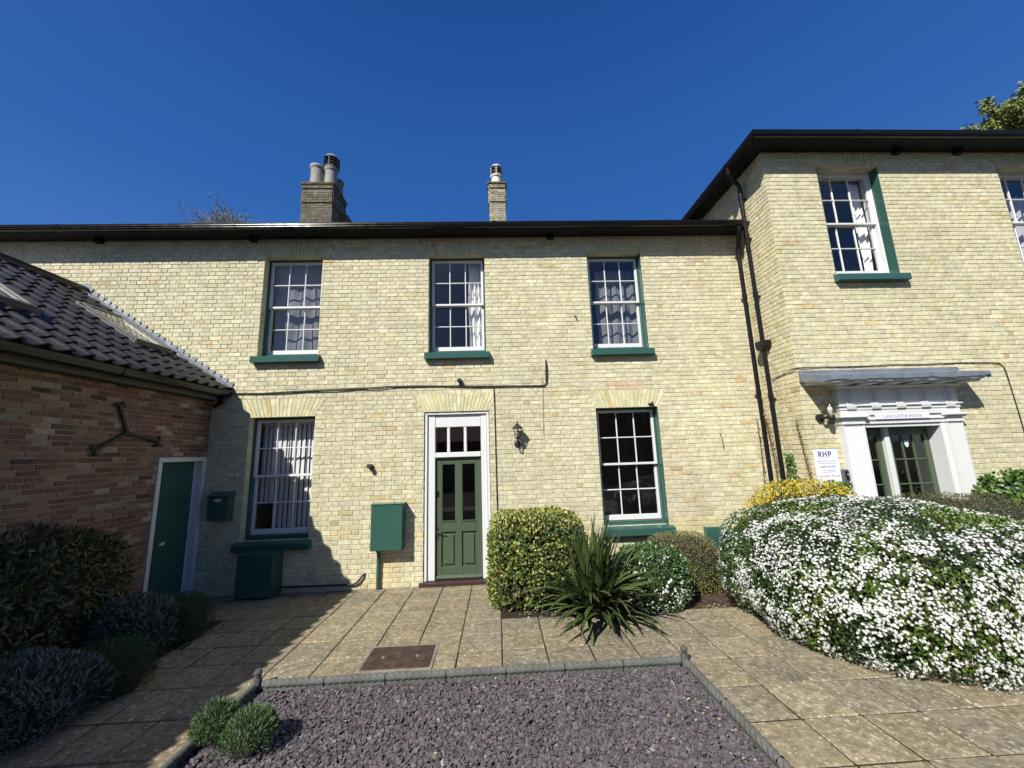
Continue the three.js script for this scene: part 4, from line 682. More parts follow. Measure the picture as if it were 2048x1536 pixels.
// wall lantern
{
  const x = .345, y = 2.36, z = .125, o = thing('wall_lantern', 'black six-sided coach lantern on a bracket right of the front door', 'lantern', [x, y, 0]);
  part(o, 'wall_plate', lathe([[0, .022], [.03, .02], [.045, .012], [.055, 0]], 0, 0, 0, 18).rotateX(Math.PI / 2).scale(1, 1.3, 1).translate(x, y - .17, .002), M.matt);
  part(o, 'arm', tube([[x, y - .19, .02], [x, y - .235, .06], [x, y - .22, .11], [x, y - .15, z], [x, y - .09, z]], .011, 20, 8), M.matt); part(o, 'scroll', tube([[x, y - .15, .02], [x, y - .12, .05], [x, y - .15, .08], [x, y - .18, .06], [x, y - .165, .045]], .007, 16, 6), M.matt);
  part(o, 'base', lathe([[0, -.105], [.02, -.10], [.028, -.085], [.045, -.075], [.052, -.06], [.05, -.055]], x, y, z, 6), M.matt);
  for (let k = 0; k < 6; k++) { const a = k * Math.PI / 3 + Math.PI / 6, c = Math.cos(a), s = Math.sin(a), a2 = a + Math.PI / 3, c2 = Math.cos(a2), s2 = Math.sin(a2); part(o, 'cage_bar', rod([x + c * .05, y - .056, z + s * .05], [x + c * .072, y + .085, z + s * .072], .0045, 6), M.matt); part(o, 'glass', new MB().quad(V(x + c * .047, y - .055, z + s * .047), V(x + c2 * .047, y - .055, z + s2 * .047), V(x + c2 * .069, y + .085, z + s2 * .069), V(x + c * .069, y + .085, z + s * .069)), M.glass); }
  part(o, 'roof', lathe([[.098, .082], [.1, .092], [.075, .115], [.035, .145], [.03, .16], [.018, .168], [.008, .185], [.012, .2], [.005, .215], [0, .25]], x, y, z, 6), M.matt); part(o, 'bulb', new THREE.SphereGeometry(.02, 12, 10).scale(1, 1.6, 1).translate(x, y, z), std([.3, .29, .27], .4));
}
// globe lamp by the doorway
{
  const x = 5.085, y = 2.42, z = ZW + .11, o = thing('globe_lamp', 'clear glass globe lamp on a black holder left of the white doorway', 'lamp', [x, y, ZW]);
  part(o, 'wall_plate', new THREE.CylinderGeometry(.062, .062, .03, 24).rotateX(Math.PI / 2).translate(x - .10, y, ZW + .017), M.matt); part(o, 'arm', rod([x - .1, y, ZW + .03], [x - .1, y, z], .018, 10), M.matt); part(o, 'cross_arm', rod([x - .11, y, z], [x + .01, y, z], .02, 10), M.matt);
  part(o, 'holder', lathe([[0, -.10], [.03, -.10], [.036, -.08], [.036, -.03], [.05, -.025], [.052, .03], [.03, .035], [0, .035]], x, y, z, 18), M.matt);
  part(o, 'globe', new THREE.SphereGeometry(.118, 32, 20).translate(x, y + .145, z), new THREE.MeshPhysicalMaterial({ color: col(.86, .85, .79), roughness: .06, transmission: 1, thickness: 0, ior: 1.5 })); part(o, 'bulb', lathe([[0, .0], [.018, .0], [.02, .03], [.034, .07], [.036, .10], [.02, .128], [0, .134]], x, y + .035, z, 16), std([.75, .75, .73], .25));
}
// spotlight on the wall, alarm sensor over the door
{
  const o = thing('wall_spotlight', 'small black round spotlight on the wall between window and door', 'spotlight', [-2.10, 1.9, 0]);
  part(o, 'wall_plate', new THREE.CylinderGeometry(.045, .045, .02, 20).rotateX(Math.PI / 2).translate(-2.10, 1.89, .011), M.matt); part(o, 'body', rod([-2.10, 1.89, .02], [-2.115, 1.905, .10], .036, 18), M.matt); part(o, 'lens', new THREE.CylinderGeometry(.028, .028, .004, 18).rotateX(Math.PI / 2 - .15).rotateY(-.18).translate(-2.1158, 1.906, .1025), std([.05, .05, .055], .1));
  const s = thing('motion_sensor', 'small dark sensor on the cable above the front door', 'sensor', [-.62, 3.27, 0]);
  part(s, 'mount', bx(-.635, -.60, 3.225, 3.28, .004, .05, [1, 1, 1], V, .004), M.matt); part(s, 'head', bx(-.66, -.59, 3.27, 3.33, .02, .085, [1, 1, 1], V, .012), M.matt); part(s, 'cap', bx(-.655, -.595, 3.331, 3.345, .02, .08, [1, 1, 1], V, .005), std([.4, .42, .4], .5));
  const n1 = thing('iron_hook', 'rusty iron stub projecting from the wall between the upper windows', 'hook', [1.469, 4.43, 0]); part(n1, 'stub', tube([[1.46, 4.45, -.01], [1.465, 4.445, .03], [1.475, 4.42, .05], [1.48, 4.40, .04]], .011, 10, 6), std([.08, .045, .03], .9));
  const n2 = thing('iron_hook', 'black iron strap sticking out of the arch over the lower right window', 'hook', [2.69, 2.83, 0]); part(n2, 'stub', merge([bx(2.66, 2.74, 2.80, 2.82, -.01, .06, [1, 1, 1], V, .003).geo(), bx(2.71, 2.74, 2.775, 2.84, .03, .06, [1, 1, 1], V, .003).geo()]), M.matt);
  const n3_ = thing('iron_hook', 'thin iron spike on the wall right of the lower right window', 'hook', [3.9, 2.2, 0]); part(n3_, 'stub', tube([[3.87, 2.26, .01], [3.88, 2.24, .03], [3.90, 2.1, .03], [3.915, 2.0, .01]], .007, 10, 6), std([.07, .06, .05], .8));
}
// signs and intercom
plate('wall_sign', TW, 4.785, 5.165, 1.385, 1.948, .018, (x, w, h) => {
  x.fillStyle = '#dfe1ee'; x.fillRect(0, 0, w, h); x.fillStyle = '#4a3272'; x.font = 'bold ' + w * .30 + 'px sans-serif'; x.textAlign = 'left'; x.textBaseline = 'alphabetic'; x.fillText('RHP', w * .17, h * .205);
  x.fillStyle = '#8a84a0'; x.fillRect(w * .2, h * .235, w * .5, h * .006); x.textAlign = 'center'; x.fillStyle = '#4d4a5c'; x.font = w * .082 + 'px sans-serif'; x.fillText('Chartered Accountants', w * .52, h * .33); x.fillText('& Business Advisers', w * .52, h * .395); x.font = 'bold ' + w * .10 + 'px sans-serif'; x.fillText('01603 703 010', w * .52, h * .49);
  x.font = w * .05 + 'px sans-serif'; x.fillText('www.', w * .38, h * .575); x.fillStyle = '#6b687c'; x.fillRect(w * .46, h * .56, w * .3, h * .012); x.fillRect(w * .22, h * .6, w * .6, h * .01); x.fillStyle = '#5b5869'; x.font = w * .125 + 'px sans-serif'; x.fillText('Lancaster House', w * .5, h * .735); x.fillStyle = '#33303f'; x.font = 'bold ' + w * .26 + 'px sans-serif'; x.fillText('87', w * .54, h * .93);
  x.fillStyle = '#9a9aa8'; for (const [a, b] of [[.06, .045], [.94, .045], [.06, .955], [.94, .955]]) { x.beginPath(); x.arc(w * a, h * b, w * .018, 0, 7); x.fill(); }
}, 760, 1126, 'white business sign board with purple lettering left of the doorway', 'sign');
plate('name_sign', TW, 5.79, 6.66, 2.372, 2.452, .105, (x, w, h) => { x.fillStyle = '#ece8f0'; x.fillRect(0, 0, w, h); x.fillStyle = '#5d3f74'; x.font = 'bold ' + h * .78 + 'px serif'; x.textAlign = 'center'; x.textBaseline = 'middle'; x.fillText('LANCASTER HOUSE', w * .5, h * .54); x.fillStyle = '#555'; for (const a of [.03, .97]) { x.beginPath(); x.arc(w * a, h * .5, h * .09, 0, 7); x.fill(); } }, 1300, 120, 'white name sign with purple capitals over the columned doorway', 'sign', .012);
{
  const o = thing('intercom', 'small black and grey door intercom between sign and pilaster', 'intercom', [5.23, 1.45, ZW]);
  part(o, 'housing', bx(5.17, 5.30, 1.45, 1.64, ZW + .003, ZW + .055, [1, 1, 1], V, .01), std([.10, .10, .105], .4)); part(o, 'panel', bx(5.195, 5.275, 1.48, 1.615, ZW + .0555, ZW + .062, [1, 1, 1], V, .003), M.black); part(o, 'camera_lens', new THREE.CylinderGeometry(.019, .019, .008, 18).rotateX(Math.PI / 2).translate(5.235, 1.565, ZW + .065), std([.2, .2, .2], .2)); part(o, 'bottom_lip', bx(5.18, 5.29, 1.425, 1.449, ZW + .003, ZW + .05, [1, 1, 1], V, .006), M.black);
}

// ================================================================ CURTAINS AND BLINDS
function cloth(name, label, category, x0, x1, y0, y1, z, amp, folds, m, swag = 0, ph = 0) {
  const nx = 90, ny = 60, g = new THREE.PlaneGeometry(1, 1, nx, ny), p = g.attributes.position;
  for (let i = 0; i < p.count; i++) { const u = p.getX(i) + .5, v = p.getY(i) + .5, f = Math.sin(u * folds * 6.283 + ph + .8 * Math.sin(v * 4 + u * 5)); p.setXYZ(i, lerp(x0, x1, u) + .01 * Math.sin(v * 9 + u * 4), lerp(y0, y1, v), z + amp * f + swag * (Math.sin(v * 13 + 2.4 * Math.sin(u * 5.5 + ph) + ph) * .6 + .8 * (n3(u * 4 + ph, v * 5, 3) - .5))); }
  g.computeVertexNormals(); const o = part(scene, name, g, m); return meta(o, label, category);
}
const net = new THREE.MeshPhysicalMaterial({ color: col(.20, .215, .24), roughness: 1, transmission: .35, thickness: 0, side: THREE.DoubleSide }), drape = std([.78, .78, .78], .95, { side: THREE.DoubleSide });
cloth('curtain', 'grey net curtain behind the upper window above the blinded one', 'curtain', -4.06, -3.12, 3.9, 5.62, -.36, .014, 4, net, .02, .4);
cloth('curtain', 'white curtain drawn to the right in the middle upper window', 'curtain', -.47, -.2, 3.88, 5.66, -.35, .035, 3, drape, .004, 1);
cloth('curtain', 'grey crumpled net curtain in the upper window nearest the drainpipes', 'curtain', 1.98, 2.76, 3.88, 5.5, -.38, .022, 4, net, .02, 2.2);
cloth('curtain', 'white curtain at the right side of the wing upper window', 'curtain', 6.60, 6.80, 4.84, 6.75, ZW - .38, .022, 2, drape, .004, .3);
cloth('curtain', 'pale curtain in the wing window cut by the picture edge', 'curtain', 9.12, 10.1, 4.84, 6.5, ZW - .42, .03, 6, std([.4, .4, .45], .95, { side: THREE.DoubleSide }), .006, .9);
{
  const o = thing('vertical_blind', 'white vertical slat blind hanging in the lower left window', 'blind', [-3.6, .9, -.34]), m = std([.62, .63, .64], .9, { side: THREE.DoubleSide });
  part(o, 'head_rail', bx(-4.09, -3.1, 2.66, 2.71, -.37, -.32), M.white);
  for (let k = 0; k < 12; k++) { const cx = -4.05 + k * .082, a = .28 + rr(-.14, .14), dx = Math.cos(a) * .044, dz = Math.sin(a) * .044, n = 6, mb = new MB(); for (let i = 0; i < n; i++) { const t0 = i / n * 2 - 1, t1 = (i + 1) / n * 2 - 1, bow = (t) => .005 * (1 - t * t), P = (t, y) => V(cx + dx * t, y, -.345 + dz * t + bow(t)); mb.quad(P(t0, k < 3 ? 1.36 : .88), P(t1, k < 3 ? 1.36 : .88), P(t1, 2.66), P(t0, 2.66)); } part(o, 'slat', mb, m); }
}

// ================================================================ PLANTS
function leafGeo(w, fold = .12, curl = .15) {                          // unit length along y, normal +z
  const P = [[0, 0, 0], [-w * .8, .3, fold * w], [w * .8, .3, fold * w], [0, .32, 0], [-w, .6, fold * w - curl * .2], [w, .6, fold * w - curl * .2], [0, .62, -curl * .25], [0, 1, -curl]];
  const F = [[0, 3, 1], [0, 2, 3], [1, 3, 6], [1, 6, 4], [3, 2, 5], [3, 5, 6], [4, 6, 7], [6, 5, 7]], p = []; for (const f of F) for (const i of f) p.push(...P[i]);
  const g = new THREE.BufferGeometry(); g.setAttribute('position', new THREE.BufferAttribute(new Float32Array(p), 3)); g.computeVertexNormals(); return g;
}
function flowerGeo(petals = 5, w = .42) { const p = []; for (let k = 0; k < petals; k++) { const a = k * 6.283 / petals, d = (r, t, h) => [Math.cos(a + t) * r, Math.sin(a + t) * r, h]; const b = [0, 0, 0], l = d(.6, w, .1), r = d(.6, -w, .1), t1 = d(1, .22, .02), t2 = d(1, -.22, .02); p.push(...b, ...r, ...l, ...l, ...r, ...t2, ...l, ...t2, ...t1); } const g = new THREE.BufferGeometry(); g.setAttribute('position', new THREE.BufferAttribute(new Float32Array(p), 3)); g.computeVertexNormals(); return g; }
const LEAF = { oval: leafGeo(.26), narrow: leafGeo(.12), needle: leafGeo(.055, .1, .08), round: leafGeo(.36, .2, .2) };
const mx = new THREE.Matrix4(), vX = V(), vY = V(), vZ = V(), cc = new THREE.Color();
function inst(parent, name, geo, mat, items) {                        // items: [pos, lengthDir, faceDir, size, colour]
  const o = new THREE.InstancedMesh(geo, mat, items.length); o.name = name; o.castShadow = o.receiveShadow = true; o.userData.kind = 'stuff';
  wp.set(0, 0, 0); let q = parent; while (q && q !== scene) { wp.add(q.position); q = q.parent; }
  items.forEach(([p, l, f, s, c], i) => { vY.copy(l).normalize(); vX.crossVectors(vY, f).normalize(); if (!(vX.lengthSq() > .5)) vX.set(1, 0, 0); vZ.crossVectors(vX, vY); mx.makeBasis(vX.multiplyScalar(s), vY.multiplyScalar(s), vZ.multiplyScalar(s)).setPosition(p.x - wp.x, p.y - wp.y, p.z - wp.z); o.setMatrixAt(i, mx); o.setColorAt(i, cc.setRGB(...c)); });
  parent.add(o); return o;
}
const leafM = (rough = .5) => new THREE.MeshPhysicalMaterial({ color: 0xffffff, roughness: rough, side: THREE.DoubleSide }), waxy = leafM(.42), matte = leafM(.75), petalM = leafM(.8);
const rdir = () => { const z = rr(-1, 1), a = rnd() * 6.283, r = Math.sqrt(1 - z * z); return V(r * Math.cos(a), z, r * Math.sin(a)); };
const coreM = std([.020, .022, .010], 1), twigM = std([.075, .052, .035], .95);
// c: centre, r: radii, p: squareness, lump: [amplitude, frequency]
function shrub(name, label, o) {
  const { c, r, p = 2.4, lump = [.12, 2.5], n, leaf = LEAF.oval, size = [.035, .055], colours, up = .35, mat = waxy, flowers, sd = 1, inner = .30, out = .6 } = o;
  const C = V(...c), ground = o.ground ?? gy(C.z), g = thing(name, label, o.category ?? 'shrub', [C.x, ground, C.z], o.group);
  const rad = (d) => { const q = Math.pow(Math.pow(Math.abs(d.x / r[0]), p) + Math.pow(Math.abs(d.y / r[1]), p) + Math.pow(Math.abs(d.z / r[2]), p), -1 / p), s = q * lump[1]; return q * (1 + lump[0] * 2 * (n3(d.x * s + sd * 7.3, d.y * s + sd * 3.1, d.z * s + sd) - .5) + lump[0] * .9 * (n3(d.x * s * 3.1 + 40, d.y * s * 3.1 + sd, d.z * s * 3.1) - .5)); };
  const nrm = (P) => { const x = P.x / r[0], y = P.y / r[1], z = P.z / r[2], e = p - 1; return V(Math.sign(x) * Math.pow(Math.abs(x), e) / r[0], Math.sign(y) * Math.pow(Math.abs(y), e) / r[1], Math.sign(z) * Math.pow(Math.abs(z), e) / r[2]).normalize(); };
  const skirt = o.skirt ?? 0, warp = (W) => { if (o.warp) W.y = ground + (W.y - ground) * o.warp(W); return W; };
  const pt = (k) => { let d, P; for (let t = 0; t < 30; t++) { d = V(rr(-1, 1) * r[0], rr(-1, 1) * r[1], rr(-1, 1) * r[2]); if (rnd() < .5) d = rdir().multiply(V(...r)); d.normalize(); P = d.clone().multiplyScalar(rad(d) * k); if (C.y + P.y > ground + .015 + skirt * rnd()) break; } return P; };
  const core = new THREE.IcosahedronGeometry(1, 12), cp = core.attributes.position; for (let i = 0; i < cp.count; i++) { const d = V(cp.getX(i), cp.getY(i), cp.getZ(i)).normalize(), R = rad(d) * (o.core ?? .80); const Q = warp(V(C.x + d.x * R, Math.max(ground - .02, C.y + d.y * R), C.z + d.z * R)); cp.setXYZ(i, Q.x, Q.y, Q.z); } core.computeVertexNormals(); part(g, 'dark_core', core, o.coreMat ?? coreM);  // solid dark core, no real twigs, added to block the view through the leaves
  const items = []; for (let i = 0; i < n; i++) {
    const depth = 1 - inner * Math.pow(rnd(), 1.7), P = pt(depth), N = nrm(P), W = warp(P.clone().add(C)), l = rdir().multiplyScalar(.75).addScaledVector(N, out); l.y += up; const f = N.clone().addScaledVector(rdir(), .65); f.y += .25;
    items.push([W, l, f, rr(...size), colours(P.clone().divide(V(...r)), W, depth)]);
  }
  inst(g, 'foliage', leaf, mat, items);
  const tw = []; for (let i = 0; i < (o.twigs ?? 14); i++) { const d = V(rr(-1, 1), rr(.2, 1), rr(-1, 1)).normalize(), R = rad(d) * rr(.85, 1.0), e = V(C.x + d.x * R, Math.max(ground + .1, C.y + d.y * R), C.z + d.z * R); warp(e); tw.push(tube([[C.x + rr(-.05, .05), ground, C.z + rr(-.05, .05)], [lerp(C.x, e.x, .4), lerp(ground, e.y, .5), lerp(C.z, e.z, .4)], e], .006, 5, 5)); }
  part(g, 'stems', merge(tw), twigM, 'stuff');
  if (flowers) {
    const fi = []; let tries = 0; while (fi.length < flowers.n && tries++ < flowers.n * 60) {
      const P = pt(1), W0 = warp(P.clone().add(C)), N = nrm(P), dens = flowers.where(P.clone().divide(V(...r)), W0, N); if (rnd() > dens) continue;
      const k = 1 + Math.floor(rnd() * flowers.cluster), F = N.clone().addScaledVector(rdir(), .25); F.y += .25; F.normalize(); const A = V(0, 1, 0).cross(F).normalize(), B = F.clone().cross(A);
      for (let j = 0; j < k; j++) { const rad2 = flowers.spread * Math.sqrt(rnd()), an = rnd() * 6.283, W = W0.clone().addScaledVector(A, Math.cos(an) * rad2).addScaledVector(B, Math.sin(an) * rad2).addScaledVector(F, .012 + rr(-.006, .012)); if (W.y < ground + .02) continue; const ff = F.clone().addScaledVector(rdir(), .4), ll = A.clone().addScaledVector(B, rr(-2, 2)); fi.push([W, ll.addScaledVector(ff, -ll.dot(ff)), ff, rr(...flowers.size), flowers.colour()]); }
    }
    inst(g, 'blossom', flowerGeo(flowers.petals ?? 5, flowers.pw), petalM, fi);
  }
  return g;
}
const mixc = (...cs) => { const c = pick(cs), b = rr(.75, 1.25); return c.map((v) => v * b); };
// clipped variegated hedge by the door
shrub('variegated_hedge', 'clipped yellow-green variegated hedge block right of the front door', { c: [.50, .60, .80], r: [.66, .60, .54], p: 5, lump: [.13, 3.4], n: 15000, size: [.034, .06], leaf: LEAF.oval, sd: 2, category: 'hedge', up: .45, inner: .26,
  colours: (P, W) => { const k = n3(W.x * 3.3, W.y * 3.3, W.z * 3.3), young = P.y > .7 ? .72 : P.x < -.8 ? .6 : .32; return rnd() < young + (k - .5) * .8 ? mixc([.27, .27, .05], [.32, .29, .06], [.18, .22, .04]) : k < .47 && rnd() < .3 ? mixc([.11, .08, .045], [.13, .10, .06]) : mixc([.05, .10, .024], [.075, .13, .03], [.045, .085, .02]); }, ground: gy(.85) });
// brown-green hebe mound and small white shrub behind the strap-leaved plant
shrub('rounded_bush', 'rounded brown-green bush under the green meter box', { c: [2.72, .33, .58], r: [.55, .43, .40], p: 3, lump: [.08, 3], n: 11000, leaf: LEAF.narrow, size: [.024, .04], sd: 5, mat: matte, up: .5,
  inner: .2, core: .88, colours: (P, W) => n3(W.x * 4, W.y * 4, W.z * 4) > .5 ? mixc([.20, .21, .045], [.16, .18, .045], [.15, .155, .05]) : mixc([.16, .13, .06], [.12, .11, .045], [.18, .145, .07], [.12, .13, .04]) });
shrub('small_white_shrub', 'small dark green shrub with a few white flowers beside the strap-leaved plant', { c: [1.98, .31, 1.18], r: [.50, .46, .46], p: 2.3, lump: [.24, 4], n: 7500, size: [.03, .05], sd: 8,
  colours: () => mixc([.045, .10, .025], [.03, .07, .02], [.07, .13, .03]), flowers: { n: 520, size: [.009, .014], spread: .035, cluster: 5, petals: 5, colour: () => [.78, .8, .74], where: (P) => (P.y < .1 ? .5 : .05) * (P.z > 0 ? 1 : .2) } });
// the large white flowering shrub
shrub('white_flowering_shrub', 'large spreading shrub covered in white star-shaped flowers at the right', { c: [4.70, .58, 2.12], r: [1.94, .80, 1.34], p: 2.9, warp: (W) => 1 - .17 * Math.max(0, W.x - 4.5), lump: [.07, 2.6], n: 60000, size: [.024, .042], sd: 11, inner: .16, out: .7, core: .87,
  colours: (P, W) => { const k = n3(W.x * 2.2, W.y * 2.2, W.z * 2.2); return k > .56 ? mixc([.085, .14, .018], [.11, .16, .022], [.05, .10, .016]) : mixc([.032, .07, .016], [.045, .09, .018], [.022, .05, .014]); }, twigs: 40,
  flowers: { n: 25000, size: [.0082, .0125], spread: .05, cluster: 8, petals: 5, pw: .36, colour: () => { const b = rr(.86, 1); return [.86 * b, .87 * b, .85 * b]; }, where: (P, W) => { const k = .5 + .7 * (n3(W.x * 4.5, W.y * 4.5, W.z * 4.5) - .5) + .45 * (n3(W.x * 11, W.y * 11, W.z * 11) - .5); return Math.max(.06, Math.min(1, (k - .38) * 4.5)) * (P.y < -.55 ? .5 : 1); } } });
shrub('golden_shrub', 'low golden yellow shrub in front of the business sign', { c: [4.38, .81, .98], r: [1.0, .68, .26], p: 2.5, lump: [.14, 3], n: 16000, core: .74, inner: .22, size: [.02, .036], leaf: LEAF.oval, sd: 14, up: .6, mat: matte, ground: gy(1),
  colours: (P) => rnd() < .72 ? mixc([.54, .39, .02], [.60, .46, .03], [.38, .32, .03]) : mixc([.30, .26, .03], [.12, .16, .03]) });
shrub('low_hedge', 'low brown-green clipped hedge behind the white flowers, below the doorway', { c: [6.2, .62, 1.45], r: [1.2, .66, .48], p: 3.2, lump: [.08, 3], n: 24000, inner: .18, core: .9, leaf: LEAF.narrow, size: [.022, .038], sd: 17, mat: matte, category: 'hedge', up: .5, colours: () => mixc([.10, .095, .035], [.08, .085, .03], [.12, .10, .045], [.07, .09, .025]) });
shrub('laurel_bush', 'glossy green large-leaved bush at the right edge by the pilaster', { c: [7.75, .70, 1.32], r: [.95, .84, .42], p: 3, lump: [.12, 3], n: 5200, size: [.06, .10], leaf: LEAF.oval, sd: 20, colours: () => mixc([.06, .13, .02], [.045, .10, .02], [.09, .17, .03]) });
// shaded bed along the red wall
shrub('large_dark_bush', 'large dark evergreen bush against the red brick wall', { c: [-4.74, .58, 2.35], r: [.52, .84, .92], p: 2.6, lump: [.10, 2.5], n: 13000, size: [.06, .095], leaf: LEAF.narrow, sd: 23, out: .5, up: .15, colours: () => mixc([.045, .065, .016], [.035, .055, .014], [.065, .08, .02]) });
const silver = () => mixc([.10, .12, .095], [.07, .085, .07], [.135, .15, .125]);
shrub('silver_shrub', 'grey-leaved low shrub by the dark side door', { c: [-3.98, .24, 1.88], r: [.38, .40, .33], p: 2.2, lump: [.2, 4], n: 4200, size: [.035, .06], leaf: LEAF.narrow, sd: 26, mat: matte, up: .6, out: .8, colours: silver });
shrub('silver_shrub', 'grey-leaved low shrub at the lower left picture corner', { c: [-3.86, .22, 3.1], r: [.60, .36, .40], p: 2.2, lump: [.2, 4], n: 6000, size: [.035, .06], leaf: LEAF.narrow, sd: 29, mat: matte, up: .6, out: .8, colours: silver });
const dm = () => mixc([.035, .085, .015], [.028, .07, .013], [.045, .10, .02]);
shrub('green_mound', 'dark green mound plant nearest the side door', { c: [-3.80, .16, 1.52], r: [.34, .36, .30], p: 2.2, lump: [.06, 3], n: 6500, size: [.03, .045], leaf: LEAF.needle, sd: 32, up: .7, out: .9, mat: matte, colours: dm });
shrub('green_mound', 'dark green mound plant between the two grey shrubs', { c: [-3.58, .18, 2.60], r: [.36, .29, .28], p: 2.2, lump: [.06, 3], n: 6500, size: [.03, .045], leaf: LEAF.needle, sd: 35, up: .7, out: .9, mat: matte, colours: dm });
// two lavender-like tufts on the slate
for (const [lb, c, r, s] of [['left of two small green tufts growing over the slate bed edging', [-2.12, .12, 3.30], [.14, .17, .14], 38], ['right of two small green tufts, standing on the slate chippings', [-1.80, .12, 3.42], [.165, .17, .15], 41]])
  shrub('lavender_tuft', lb, { c, r, p: 2.2, lump: [.12, 8], n: 3600, size: [.03, .055], leaf: LEAF.needle, sd: s, up: 1.0, out: .8, mat: matte, twigs: 5, category: 'plant', group: 'green tufts on the slate', core: .7, colours: (P) => P.y < -.1 ? mixc([.24, .26, .22], [.13, .15, .11], [.06, .10, .04]) : mixc([.06, .125, .025], [.045, .10, .02], [.085, .155, .04], [.16, .18, .13]) });
// strap-leaved plant: every leaf its own piece
{
  const bx0 = 1.16, bz = 1.52, by = gy(bz), o = thing('strap_leaved_plant', 'spiky dark green strap-leaved plant with arching blades beside the hedge', 'plant', [bx0, by, bz]);
  const mats = [[.050, .075, .022], [.038, .060, .020], [.070, .100, .028], [.055, .085, .022], [.085, .075, .035]].map((c) => std(c, .42, { side: THREE.DoubleSide }));
  const var_ = []; for (let v = 0; v < 26; v++) {
    const t = v / 25, th0 = lerp(1.50, .25, t), L = rr(.62, .86) * lerp(1.12, .85, t), droop = lerp(.2, 1.15, t) * rr(.6, 1.25), w = rr(.019, .030), n = 9, mb = new MB(), tw = rr(-.5, .5); let x = .03 + .10 * t, y = .06 + .22 * rnd() * (1 - .5 * t); const pts = [];
    for (let i = 0; i <= n; i++) { const s = i / n, th = th0 - droop * Math.pow(s, 1.7); pts.push([x, Math.max(y, -.0), s, th]); x += Math.cos(th) * L / n; y += Math.sin(th) * L / n; if (y < .01) y = .01; }
    const wd = (s) => w * (s < .12 ? .7 + s * 2.5 : Math.pow(Math.max(0, 1 - Math.pow((s - .12) / .88, 2.4)), .8)) + .0008;
    const E = (k, sgn) => { const [px, py, s, th] = pts[k], q = wd(s), a = tw * s; return V(px - Math.sin(th) * q * .35, py + Math.cos(th) * q * .35 + q * Math.sin(a) * sgn, sgn * q * Math.cos(a)); }, Cn = (k) => V(pts[k][0], pts[k][1], 0);
    for (let i = 0; i < n; i++) { mb.quad(Cn(i), E(i, 1), E(i + 1, 1), Cn(i + 1)); mb.quad(E(i, -1), Cn(i), Cn(i + 1), E(i + 1, -1)); }
    var_.push(mb.geo());
  }
  for (let i = 0; i < 295; i++) { const k = Math.floor(Math.pow(rnd(), .95) * 26), m = new THREE.Mesh(var_[Math.min(25, k)], rnd() < .06 ? mats[4] : mats[Math.floor(rnd() * 4)]); m.name = 'blade'; m.castShadow = m.receiveShadow = true; m.rotation.set(rr(-.06, .06), rnd() * 6.283, rr(-.06, .06)); m.position.set(rr(-.17, .17), .012, rr(-.12, .12)); m.scale.setScalar(rr(.9, 1.16)); o.add(m); }
}
// ivy and dead creeper at the inner corner
{
  const ivy = (name, label, pts, n, spread, size, cols, mat) => {
    const o = thing(name, label, 'climber', pts[0]), cv = new THREE.CatmullRomCurve3(pts.map((p) => V(...p))), it = []; part(o, 'stem', new THREE.TubeGeometry(cv, 30, .006, 5), twigM);
    for (let i = 0; i < n; i++) { const q = cv.getPoint(rnd()), P = q.add(V(rr(-1, 1) * spread[0], rr(-1, 1) * spread[1], Math.abs(rr(-1, 1)) * spread[2])), l = rdir(); l.y -= .6; l.z += .2; it.push([P, l, V(rr(-.5, .5), .4, 1), rr(...size), mixc(...cols)]); } inst(o, 'leaves', LEAF.round, mat, it);
  };
  const gr = [[.07, .14, .02], [.05, .11, .02], [.10, .18, .03]], br = [[.20, .10, .05], [.14, .075, .04], [.26, .15, .08]];
  ivy('ivy', 'green ivy climbing at the foot of the right drainpipe', [[4.66, .7, .5], [4.68, 1.3, .45], [4.69, 1.6, .43], [4.70, 1.88, .42]], 260, [.05, .06, .10], [.035, .06], gr, waxy);
  ivy('ivy', 'green ivy spreading under the business sign', [[4.75, 1.05, .95], [4.85, 1.36, .92], [5.0, 1.42, .90], [5.12, 1.40, .90]], 260, [.10, .07, .06], [.035, .06], gr, waxy);
  ivy('dead_creeper', 'withered brown creeper between the two drainpipes', [[4.69, 1.0, .12], [4.70, 1.6, .13], [4.68, 2.0, .14], [4.66, 2.4, .12], [4.64, 2.62, .1]], 240, [.03, .05, .05], [.015, .03], br, matte);
  ivy('dead_creeper', 'withered brown creeper along the left edge of the left drainpipe', [[4.52, .9, .03], [4.54, 1.5, .03], [4.56, 2.0, .03], [4.56, 2.5, .03]], 130, [.018, .05, .03], [.015, .028], br, matte);
  ivy('dead_creeper', 'withered brown creeper on the wing wall beside the business sign', [[4.745, 1.2, .80], [4.74, 1.6, .78], [4.74, 1.9, .74], [4.74, 2.2, .70], [4.74, 2.4, .68]], 240, [.02, .05, .03], [.015, .03], br, matte);
}
